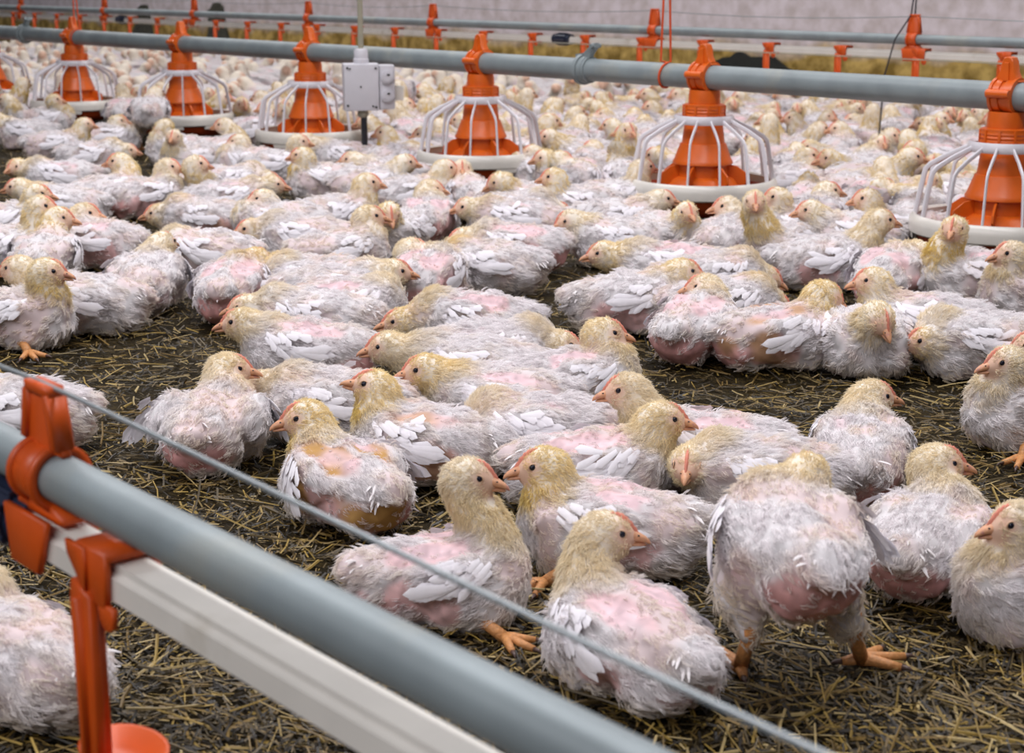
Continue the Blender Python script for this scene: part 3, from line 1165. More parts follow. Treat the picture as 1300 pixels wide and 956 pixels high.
def feeder_data():
    out = {}
    # red dish
    mb = MB()
    mb.lathe([(0.0, 0.004), (0.085, 0.004), (0.118, 0.010), (0.146, 0.030), (0.156, 0.052), (0.158, 0.060), (0.154, 0.060), (0.141, 0.036), (0.112, 0.017), (0.0, 0.012)], 64)
    for k in range(14):
        a = 2 * PI * (k + 0.5) / 14
        mb.box(Matrix.Translation((0.136 * math.cos(a), 0.136 * math.sin(a), 0.027)) @ Matrix.Rotation(a, 4, 'Z') @ Matrix.Rotation(-0.75, 4, 'Y'), 0.030, 0.004, 0.006, 0.001)
    out['dish'] = (mb, M['pan_red'], 'red orange lower dish')
    mb = MB()
    mb.lathe([(0.0, 0.040), (0.08, 0.040), (0.120, 0.032), (0.139, 0.036)], 48)
    out['feed'] = (mb, M['feed'], 'brown meal in the dish')
    # white collar round the dish, notched underneath
    mb = MB()
    prof = [(0.150, 0.078), (0.1535, 0.0815), (0.158, 0.0815), (0.1635, 0.076), (0.1655, 0.064), (0.1640, 0.050), (0.1605, 0.047), (0.1575, 0.052), (0.1565, 0.068), (0.150, 0.078)]
    mb.lathe(prof, 72)
    for k in range(6):
        a0 = 2 * PI * k / 6 + 0.25
        mb.lathe([(0.1560, 0.050), (0.1625, 0.050), (0.1610, 0.038), (0.1555, 0.038), (0.1560, 0.050)], 8, a0=a0, a1=a0 + 0.62)
    out['collar'] = (mb, M['cream_plastic'], 'smooth cream white rim')
    # white cage
    mb = MB()
    mb.lathe([(0.0580, 0.214), (0.0640, 0.219), (0.0665, 0.214), (0.0665, 0.204), (0.0640, 0.200), (0.0590, 0.203), (0.0580, 0.214)], 56)
    nb_ = 14
    for k in range(nb_):
        a = 2 * PI * (k + 0.3) / nb_
        ca, sa = math.cos(a), math.sin(a)
        tn = Vector((-sa, ca, 0))
        pts = [Vector((r * ca, r * sa, z)) for r, z in ((0.064, 0.207), (0.104, 0.188), (0.131, 0.172), (0.1385, 0.163), (0.1410, 0.152), (0.1480, 0.112), (0.1530, 0.078))]
        mb.tube(pts, [0.0050] * 7, 8, flat=(tn, 0.52))
    out['cage'] = (mb, M['white_plastic'], 'white cage of bent bars')
    # inner drum, wide skirt and fins
    mb = MB()
    mb.lathe([(0.040, 0.222), (0.0405, 0.200), (0.0425, 0.196), (0.0470, 0.158), (0.0500, 0.157), (0.0630, 0.122), (0.0660, 0.118), (0.0660, 0.113), (0.0620, 0.113), (0.055, 0.112), (0.056, 0.060), (0.040, 0.045)], 56)
    for k in range(7):
        a = 2 * PI * k / 7 + 0.2
        m4 = Matrix.Rotation(a, 4, 'Z')
        mb.prism([(0.050, 0.050), (0.088, 0.058), (0.100, 0.078), (0.098, 0.092), (0.076, 0.108), (0.050, 0.113)], m4, 0.0022)
    mb.lathe([(0.056, 0.086), (0.070, 0.080), (0.084, 0.062), (0.082, 0.058), (0.056, 0.060)], 48)
    out['feed_drum'] = (mb, M['orange'], 'orange drum with a flared skirt')
    # threaded collar and neck
    mb = MB()
    mb.lathe([(0.030, 0.214), (0.0455, 0.214), (0.0460, 0.219), (0.0445, 0.222), (0.0460, 0.226), (0.0445, 0.229), (0.0460, 0.233), (0.0445, 0.236), (0.0455, 0.241), (0.0400, 0.243), (0.030, 0.243)], 48)
    for k in range(10):
        a = 2 * PI * k / 10
        mb.box(Matrix.Translation((0.0460 * math.cos(a), 0.0460 * math.sin(a), 0.228)) @ Matrix.Rotation(a, 4, 'Z'), 0.003, 0.005, 0.024, 0.0008)
    out['screw_collar'] = (mb, M['orange'], None)
    mb = MB()
    mb.lathe([(0.028, 0.240), (0.0350, 0.241), (0.0345, 0.262), (0.0330, 0.2725), (0.020, 0.2728)], 40)
        # saddle: two half shells round the pipe (pipe runs along local x)
    for s in (-1, 1):
        sleeve(mb, s * 0.004, s * 0.021, PIPE_Z, PIPE_R + 0.0005, PIPE_R + 0.0058)
        sleeve(mb, s * 0.018, s * 0.0235, PIPE_Z, PIPE_R + 0.0005, PIPE_R + 0.0085)
    sleeve(mb, -0.005, 0.005, PIPE_Z, PIPE_R + 0.0005, PIPE_R + 0.0030)
    # hinge lugs on both sides
    for s in (-1, 1):
        mb.tube([Vector((-0.023, s * 0.0348, PIPE_Z + 0.006)), Vector((0.023, s * 0.0348, PIPE_Z + 0.006))], 0.0078, 14)
    # tall tapering fin over the saddle
    mb.prism([(-0.026, 0.3272), (0.026, 0.3272), (0.0205, 0.334), (0.0150, 0.345), (0.0115, 0.363), (0.0075, 0.370), (0.0, 0.372), (-0.0075, 0.370), (-0.0115, 0.363), (-0.0150, 0.345), (-0.0205, 0.334)],
             Matrix.Identity(4), 0.0105)
    mb.prism([(-0.006, 0.3275), (0.006, 0.3275), (0.0045, 0.362), (-0.0045, 0.362)], Matrix.Identity(4), 0.0130)
    for s in (-1, 1):
        mb.box(Matrix.Translation((s * 0.014, -0.033, PIPE_Z + 0.014)), 0.008, 0.012, 0.010, 0.002)
    out['saddle'] = (mb, M['orange'], 'orange neck clamped over the pipe with a tall fin')
    return out


FEED_PX = (1280, 895, 610, 393, 230, 93)
FEED_LABEL = ('orange pan feeder cut by the right edge of the photo',
              'orange pan feeder just right of the cord loop over the pipe',
              'orange pan feeder right of the white socket box',
              'orange pan feeder left of and nearly touching the white socket box',
              'orange pan feeder behind a white chick standing with its tail turned',
              'orange pan feeder below the pipe clamp and cord at the far left',
              'orange pan feeder mostly outside the left edge of the photo')
_fd = {k: (mb.mesh(k, mat), lab) for k, (mb, mat, lab) in feeder_data().items()}
for me, _ in _fd.values():
    me.set_sharp_from_angle(angle=math.radians(38))
FEED_T = [on_line(N_FEED, px, PIPE_W)[1] for px in FEED_PX]
_step = (FEED_T[-1] - FEED_T[0]) / 5
FEED_T.append(FEED_T[-1] + _step)


def hang_feeders():
    for i, t in enumerate(FEED_T):
        o = empty('pan_feeder', LP(N_FEED, t, LIFT), math.atan2(D.y, D.x))
        tag(o, FEED_LABEL[i], 'feeder', 'orange pan feeders along the pipe')
        for k, (me, lab) in _fd.items():
            c = link(k, me, o)
            if lab:
                c['label'] = lab
            if k in ('cage', 'dish', 'collar'):
                c.rotation_euler = (0, 0, i * 0.17)


hang_feeders()


# ------------------------------------------------------------------ drinker lines
DR_R = 0.0140


def drinker_line(n_off, zp, t0, t1, name_px, label_pipe, label_rail, hangers, clips, joints, near, zr):
    out = {}
    c = LP(n_off, (t0 + t1) / 2, zp)
    mb = MB()
    mb.tube([LP(n_off, t, zp) - c for t in np.linspace(t0, t1, 24)], DR_R, 24)
    o = mb.build('support_pipe', M['galv'])
    o.location = c
    tag(o, label_pipe, 'pipe')
    # square water rail with a groove along its top
    c = LP(n_off, (t0 + t1) / 2, zr)
    mb = MB()
    h, w = 0.0098, 0.0125
    prof = [(-w, -h), (w, -h), (w, h * 0.35), (w * 0.72, h * 0.55), (w * 0.72, h), (-w * 0.72, h), (-w * 0.72, h * 0.55), (-w, h * 0.35)]
    v, f = [], []
    ts = np.linspace(t0, t1, 12)
    for t in ts:
        P = LP(n_off, t, zr) - c
        for a, b in prof:
            v.append(tuple(P + N * a + Vector((0, 0, b))))
    k = len(prof)
    for i in range(len(ts) - 1):
        for j in range(k):
            q = (j + 1) % k
            f.append((i * k + j, i * k + q, (i + 1) * k + q, (i + 1) * k + j))
    mb.add(v, f)
    r = mb.build('water_rail', M['rail'], smooth=False)
    r.location = c
    tag(r, label_rail, 'water pipe')
    for px in joints:
        P, t = on_line(n_off, px, zr)
        mb = MB()
        for s, rr in ((-0.030, 0.017), (-0.012, 0.0195), (0.012, 0.0195), (0.030, 0.017)):
            mb.tube([P - c + D * (s - 0.012), P - c + D * (s + 0.012)], rr, 24)
        for kk in range(12):
            a = 2 * PI * kk / 12
            q = (N * math.cos(a) + Vector((0, 0, 1)) * math.sin(a)) * 0.0195
            mb.tube([P - c + q - D * 0.024, P - c + q + D * 0.024], 0.0022, 6)
        j = mb.build('pipe_joint', M['blue_black'], r)
        j['label'] = 'black ribbed coupling'


Zup = Vector((0, 0, 1))


def hanger_data(zp, zr, top=0.064):
    """orange hanger: tall plate with a hole, split ring round the pipe, claw round the rail; x along the line"""
    mb = MB()
    I = Matrix.Rotation(PI / 2, 4, 'Z')
    # plate stands across the line... its broad face looks along the line's side
    A = Matrix.Identity(4)
    mb.prism([(-0.0085, top), (0.0085, top), (0.0135, 0.020), (0.017, 0.0146), (-0.017, 0.0146), (-0.0135, 0.020)], A, 0.0035)
    for s in (-1, 1):
        mb.prism([(s * 0.0085 - 0.0017, top), (s * 0.0085 + 0.0017, top), (s * 0.0135 + 0.0017, 0.018), (s * 0.0135 - 0.0017, 0.018)], A, 0.0065)
    mb.prism([(-0.0105, top - 0.002), (0.0105, top - 0.002), (0.0105, top + 0.004), (-0.0105, top + 0.004)], A, 0.0060)
    sleeve(mb, -0.009, 0.009, 0, DR_R + 0.0004, DR_R + 0.0040)
    for s in (-1, 1):
        sleeve(mb, s * 0.008, s * 0.0105, 0, DR_R + 0.0004, DR_R + 0.0058)
    d = zr - zp
    mb.prism([(-0.0105, -DR_R - 0.0006), (0.0105, -DR_R - 0.0006), (0.020, d + 0.0165), (0.020, d + 0.0128), (-0.020, d + 0.0128), (-0.020, d + 0.0165)], A, 0.0085)
    for s in (-1, 1):
        mb.prism([(-0.019, d + 0.016), (0.019, d + 0.016), (0.015, d - 0.018), (-0.009, d - 0.018)], Matrix.Translation((0, s * 0.0154, 0)), 0.0024)
    mb.v = [q * np.array([1.45, 1.0, 1.0]) for q in mb.v]
    return mb.mesh('rail_hanger', M['hanger'])


def clip_data():
    """orange cup arm: claw over the rail, arm hanging down on the camera side; centre of the rail at the origin"""
    mb = MB()
    A = Matrix.Identity(4)
    mb.prism([(-0.0125, 0.0125), (0.0125, 0.0125), (0.0125, 0.0175), (-0.0125, 0.0175)], A, 0.0165)
    mb.prism([(-0.0125, 0.0170), (0.0125, 0.0170), (0.0105, -0.014), (-0.0105, -0.014)], Matrix.Translation((0, 0.0150, 0)), 0.0022)
    mb.prism([(0.002, 0.0165), (0.0185, 0.0165), (0.0175, 0.009), (0.003, -0.010)], Matrix.Translation((0, 0.0178, 0)), 0.0016)
    mb.prism([(-0.0125, 0.0165), (0.0125, 0.0165), (0.0095, -0.017), (-0.0095, -0.017)], Matrix.Translation((0, -0.0150, 0)), 0.0022)
    # arm and its stiffening rib
    mb.prism([(0.0130, -0.004), (-0.0010, -0.010), (-0.0015, -0.075), (0.0, -0.112), (0.0125, -0.112), (0.0145, -0.075), (0.0150, -0.015)], Matrix.Translation((0, 0.0175, 0)), 0.0030)
    mb.prism([(0.0045, -0.012), (0.0085, -0.012), (0.0075, -0.110), (0.0050, -0.110)], Matrix.Translation((0, 0.0160, 0)), 0.0085)
    # small hook
    mb.prism([(-0.004, -0.012), (-0.0165, -0.012), (-0.0155, -0.024), (-0.010, -0.027), (-0.005, -0.022)], Matrix.Translation((0, 0.0150, 0)), 0.0020)
    # drip cup at the end of the arm
    mb.lathe([(0.0, -0.121), (0.016, -0.121), (0.022, -0.112), (0.0235, -0.108), (0.0215, -0.108), (0.0150, -0.117), (0.0, -0.118)], 24, c=(0.006, 0.0, 0.0))
    mb.v = [q * np.array([1.35, 1.0, 1.0]) for q in mb.v]
    return mb.mesh('cup_arm', M['hanger'])


LRZ = math.atan2(D.y, D.x)
FAR_ZP, FAR_ZR = 0.3545, 0.3145
FG_ZP, FG_ZR = 0.2470, 0.2105

drinker_line(N_FAR, FAR_ZP, -3.0, 11.0, None,
             'thin grey support pipe running along the back wall above the white rail',
             'slim white water rail hanging below the thin pipe near the back wall', None, None, (715, 155), False, FAR_ZR)
drinker_line(N_FG, FG_ZP, -0.75, 2.1, None,
             'grey pipe crossing the near left corner of the photo',
             'white water rail under the grey pipe at the near left corner', None, None, (16,), True, FG_ZR)

_hm = hanger_data(FAR_ZP, FAR_ZR)
HG_PX = (1160, 831, 690, 550, 392, 247, 133, 27)
HG_WORD = ('beside the dark hanging cable', 'behind the cord loop over the feeder pipe', 'left of the black coupling',
           'above the feeder right of the socket box', 'above the feeder left of the socket box', 'behind the standing chick', 'left of the far black coupling',
           'nearest the left edge of the photo')


def hang(px, me, label, group, name, n_off, z, cat, s=1.0):
    P, t = on_line(n_off, px, z)
    o = link(name, me)
    o.location = P
    o.rotation_euler = (0, 0, LRZ)
    tag(o, label, cat, group)
    return o


for px, w in zip(HG_PX, HG_WORD):
    if px == 690:
        continue
    hang(px, _hm, 'orange hanger on the far thin pipe ' + w, 'orange hangers of the far drinker line', 'rail_hanger', N_FAR, FAR_ZP, 'hanger')
_cm = clip_data()
_ordw = ['first', 'second', 'third', 'fourth', 'fifth', 'sixth', 'seventh', 'eighth', 'ninth', 'tenth', 'eleventh', 'twelfth', 'thirteenth', 'fourteenth', 'fifteenth', 'sixteenth',
         'seventeenth', 'eighteenth', 'nineteenth', 'twentieth', 'twenty-first', 'twenty-second', 'twenty-third', 'twenty-fourth', 'twenty-fifth', 'twenty-sixth', 'twenty-seventh', 'twenty-eighth', 'twenty-ninth', 'thirtieth']
CLIP_PX = []
q = 4.115
while True:
    px = 1e4 / q - 1150
    if px < 3:
        break
    CLIP_PX.append(px)
    q += 0.1925
for i, px in enumerate(CLIP_PX):
    hang(px, _cm, 'orange cup arm on the far white rail, %s counting from the right end' % _ordw[i], 'orange cup arms of the far drinker line', 'cup_arm', N_FAR, FAR_ZR, 'cup arm')

hang(63, hanger_data(FG_ZP, FG_ZR, 0.050), 'big orange hanger gripping the grey pipe at the near left corner', None, 'rail_hanger', N_FG, FG_ZP, 'hanger')
hang(152, _cm, 'big orange cup arm clipped over the white rail at the near left corner', None, 'cup_arm', N_FG, FG_ZR, 'cup arm')


# ------------------------------------------------------------------ wires, cords, cables
def line_thing(name, pts, r, mat, label, cat, group=None, seg=8):
    c = Vector(pts[len(pts) // 2])
    mb = MB()
    mb.tube([Vector(p) - c for p in pts], r, seg)
    o = mb.build(name, mat)
    o.location = c
    tag(o, label, cat, group)
    return o


z0 = FG_ZP + 0.0535
TH = on_line(N_FG, 63, FG_ZP)[1]
line_thing('guard_wire', [LP(N_FG, t, z0 - 0.030 * min(1, abs(t - TH) * 2) ** 1.2 * 0.4) for t in np.linspace(-0.6, 2.0, 30)], 0.0014, M['wire'], 'taut thin steel wire stretched above the near grey pipe', 'wire')
zf = FAR_ZP + 0.062
TF = sorted(on_line(N_FAR, px, FAR_ZP)[1] for px in HG_PX if px != 690)
pts = []
for a, b in zip([TF[0] - 2.2] + TF, TF + [TF[-1] + 2.2]):
    for k in range(8):
        s = k / 8
        pts.append(LP(N_FAR, a + (b - a) * s, zf - 0.012 * 4 * s * (1 - s)))
line_thing('guard_wire', pts, 0.0013, M['wire'], 'thin sagging wire strung above the far thin pipe', 'wire')
line_thing('rail_cable', [LP(N_FAR, t, FAR_ZR - 0.012) - N * 0.030 for t in np.linspace(-3, 8, 40)], 0.0016, M['cable'], 'thin cable running along the lower edge of the far white rail', 'cable')


def cord_loop(px, spread, label):
    P, t = on_line(N_FEED, px, PIPE_W)
    r = PIPE_R + 0.003
    top = P + Vector((0, 0, 1.9)) + D * spread * 0.4
    pts = [top, P + Vector((0, 0, 0.30)) - N * 0.008 + D * 0.004]
    for a in np.linspace(0.5 * PI, -1.5 * PI, 22):
        pts.append(P - N * (r * math.cos(a)) + Zup * (r * math.sin(a)) + D * (spread * (0.5 * PI - a) / (2 * PI)))
    pts += [P + Vector((0, 0, 0.30)) + D * spread * 0.7, top + D * 0.01]
    line_thing('cord', pts, 0.0026, M['rope'], label, 'cord', 'orange cords holding the feeder pipe')


cord_loop(851, 0.030, 'orange cord looped round the feeder pipe right of the ring clamp')
cord_loop(101, 0.036, 'orange cord looped round the feeder pipe at the far left')

# dark cables hanging at the right hanger
P, t = on_line(N_FAR, 1160, FAR_ZP)
top = P + Zup * 2.2
line_thing('hanging_cable', [top, P + Zup * 0.30 + D * 0.006, P + Zup * 0.11 + D * 0.008, P + Zup * 0.066 + D * 0.01 - N * 0.004, P + Zup * 0.0 + D * 0.04 - N * 0.03, P - Zup * 0.10 + D * 0.065 - N * 0.035, P - Zup * 0.32 + D * 0.075 - N * 0.035],
           0.0022, M['black'], 'dark cable hanging down past the right orange hanger', 'cable')
line_thing('hanging_cable', [top - D * 0.03, P + Zup * 0.30 - D * 0.004, P + Zup * 0.058], 0.0022, M['black'], 'short dark cable tied to the top of the right orange hanger', 'cable')
P, t = on_line(N_FAR, 392, FAR_ZP)


# ------------------------------------------------------------------ socket box hung in front of the pipe
def socket_box():
    P = at_depth(470, 108, 4.86)
    # hangs just in front of the feeder pipe
    Pn, t = on_line(N_FEED, 466, PIPE_W)
    base = LP(N_FEED - 0.100, 0, 0)
    b0, tb = on_line(N_FEED - 0.100, 463, 0.235)
    o = empty('socket_box', b0)
    tag(o, 'white electric junction box with two round sockets hanging before the feeder pipe', 'socket box')
    face = (Vector((0, 0, CAM_H)) - b0)
    face.z = 0
    face.normalize()
    rt = Zup.cross(face).normalized()        # to the right as seen by the camera
    face = (face + rt * 0.10).normalized()
    rt = Zup.cross(face).normalized()
    m4 = frame((0, 0, 0), rt, Zup)           # local y is away from the camera
    F = lambda x, y, z: m4 @ Matrix.Translation((x, y, z))
    mm = 4.72 / FPX                          # metres in a pixel at that distance
    mb = MB()
    mb.box(F(-4 * mm, 0.016, 0), 40 * mm, 0.050, 53 * mm, 0.004)
    mb.box(F(-4 * mm, -0.012, 0), 39 * mm, 0.010, 52 * mm, 0.003)
    mb.build('housing', M['box'], o)
    for x, z, r in ((-20, 22, 0.003), (-17, 21, 0.0024), (12, 21.5, 0.003), (-20, -20, 0.003), (8.5, -21, 0.0024), (12, -22, 0.003), (-5, 1, 0.0024)):
        mb = MB()
        mb.tube([F(x * mm, -0.0150, z * mm).translation, F(x * mm, -0.0195, z * mm).translation], r, 10)
        mb.build('screw', M['screw'], o)['label'] = 'dark cover screw'
    mb = MB()
    mb.box(F(25 * mm, 0.004, 0), 18 * mm, 0.036, 50 * mm, 0.006)
    for z in (11, -10):
        c = F(25 * mm, 0, z * mm).translation
        fy = -(m4.to_3x3() @ Vector((0, 1, 0)))
        for r0, d0, d1 in ((0.0185, 0.014, 0.019), (0.0150, 0.014, 0.0225), (0.0100, 0.014, 0.0245)):
            mb.tube([c + fy * d0, c + fy * d1], r0, 24)
    sp = mb.build('socket', M['box'], o)
    for z in (11, -10):
        mb = MB()
        c = F(26 * mm, -0.0250, (z + 3) * mm).translation
        mb.box(Matrix.Translation(c) @ m4.to_3x3().to_4x4(), 0.008, 0.002, 0.005, 0.0008)
        mb.build('socket_slot', M['screw'], sp)
    mb = MB()
    mb.lathe([(0.0, 0.0), (0.021, 0.0), (0.021, 0.012), (0.0185, 0.014), (0.0185, 0.034), (0.014, 0.040), (0.0, 0.040)], 20, c=(0, 0, 0))
    g = mb.build('cable_gland', M['box'], o)
    g.location = F(-3 * mm, 0.012, 26 * mm).translation
    mb = MB()
    mb.lathe([(0.0, 0.0), (0.012, 0.0), (0.016, -0.012), (0.010, -0.020), (0.0, -0.020)], 16)
    g2 = mb.build('cable_gland', M['cable'], o)
    g2.location = F(-2 * mm, 0.012, -26 * mm).translation
    line_thing('hanging_cable', [b0 + F(-3 * mm, 0.012, 26 * mm).translation + Zup * z for z in (0.036, 0.4, 1.2, 2.2)], 0.0075, M['cable'], 'straight beige cable dropping from above into the white socket box', 'cable')
    q = b0 + F(-1 * mm, 0.012, -26 * mm).translation
    line_thing('power_cable', [q - Zup * 0.012, q - Zup * 0.06, q - Zup * 0.10, q + Vector((0.02, 0.0, -0.155)), q + Vector((0.10, 0.10, -0.168))], 0.0085, M['black'], 'thick black cable leaving the bottom of the white socket box', 'cable')
    mb = MB()
    mb.box(F(38 * mm, 0.024, -8 * mm), 14 * mm, 0.030, 16 * mm, 0.004)
    mb.build('side_arm', M['cream_plastic'], o)


socket_box()


# ------------------------------------------------------------------ dark rubber sheets leaning on the wall foot
def wall_pt(px, py):
    d = ray(px, py)
    cam0 = Vector((0, 0, CAM_H))
    return cam0 + d * ((N_WALL - 0.006 - cam0.dot(N)) / d.dot(N))


def wall_sheet(outline, mat, name, label):
    """an irregular dark sheet lying against the wall"""
    P = [(wall_pt(x, y).dot(D), max(0.0, wall_pt(x, y).z)) for x, y in outline]
    t0 = sum(p[0] for p in P) / len(P)
    c = LP(N_WALL - 0.008, t0, 0)
    mb = MB()
    mb.prism([(t - t0, z) for t, z in P], frame((0, 0, 0), D, (0, 0, 1)), 0.007)
    o = mb.build(name, mat, smooth=False)
    o.location = c
    tag(o, label, 'dark patch', 'dark patches against the back wall')


wall_sheet([(868, 128), (870, 84), (882, 80), (900, 80), (910, 77), (918, 73), (928, 72), (934, 67), (941, 65), (948, 69), (953, 72), (970, 72), (982, 71), (990, 78), (1000, 86), (1012, 91), (1030, 94), (1032, 128)],
           M['hole'], 'rubber_sheet', 'jagged black sheet against the wall foot behind the cord-loop feeder')
wall_sheet([(260, 64), (266, 36), (265, 20), (262, 15), (268, 11), (271, 4), (278, 3), (283, 8), (284, 16), (287, 34), (296, 64)],
           M['mould'], 'mould_patch', 'dark greenish blotch on the wall right of the far black coupling')
wall_sheet([(160, 60), (172, 34), (176, 18), (176, 10), (180, 6), (187, 6), (189, 14), (192, 30), (198, 60)],
           M['mould'], 'mould_patch', 'smaller dark blotch on the wall nearest the far black coupling')
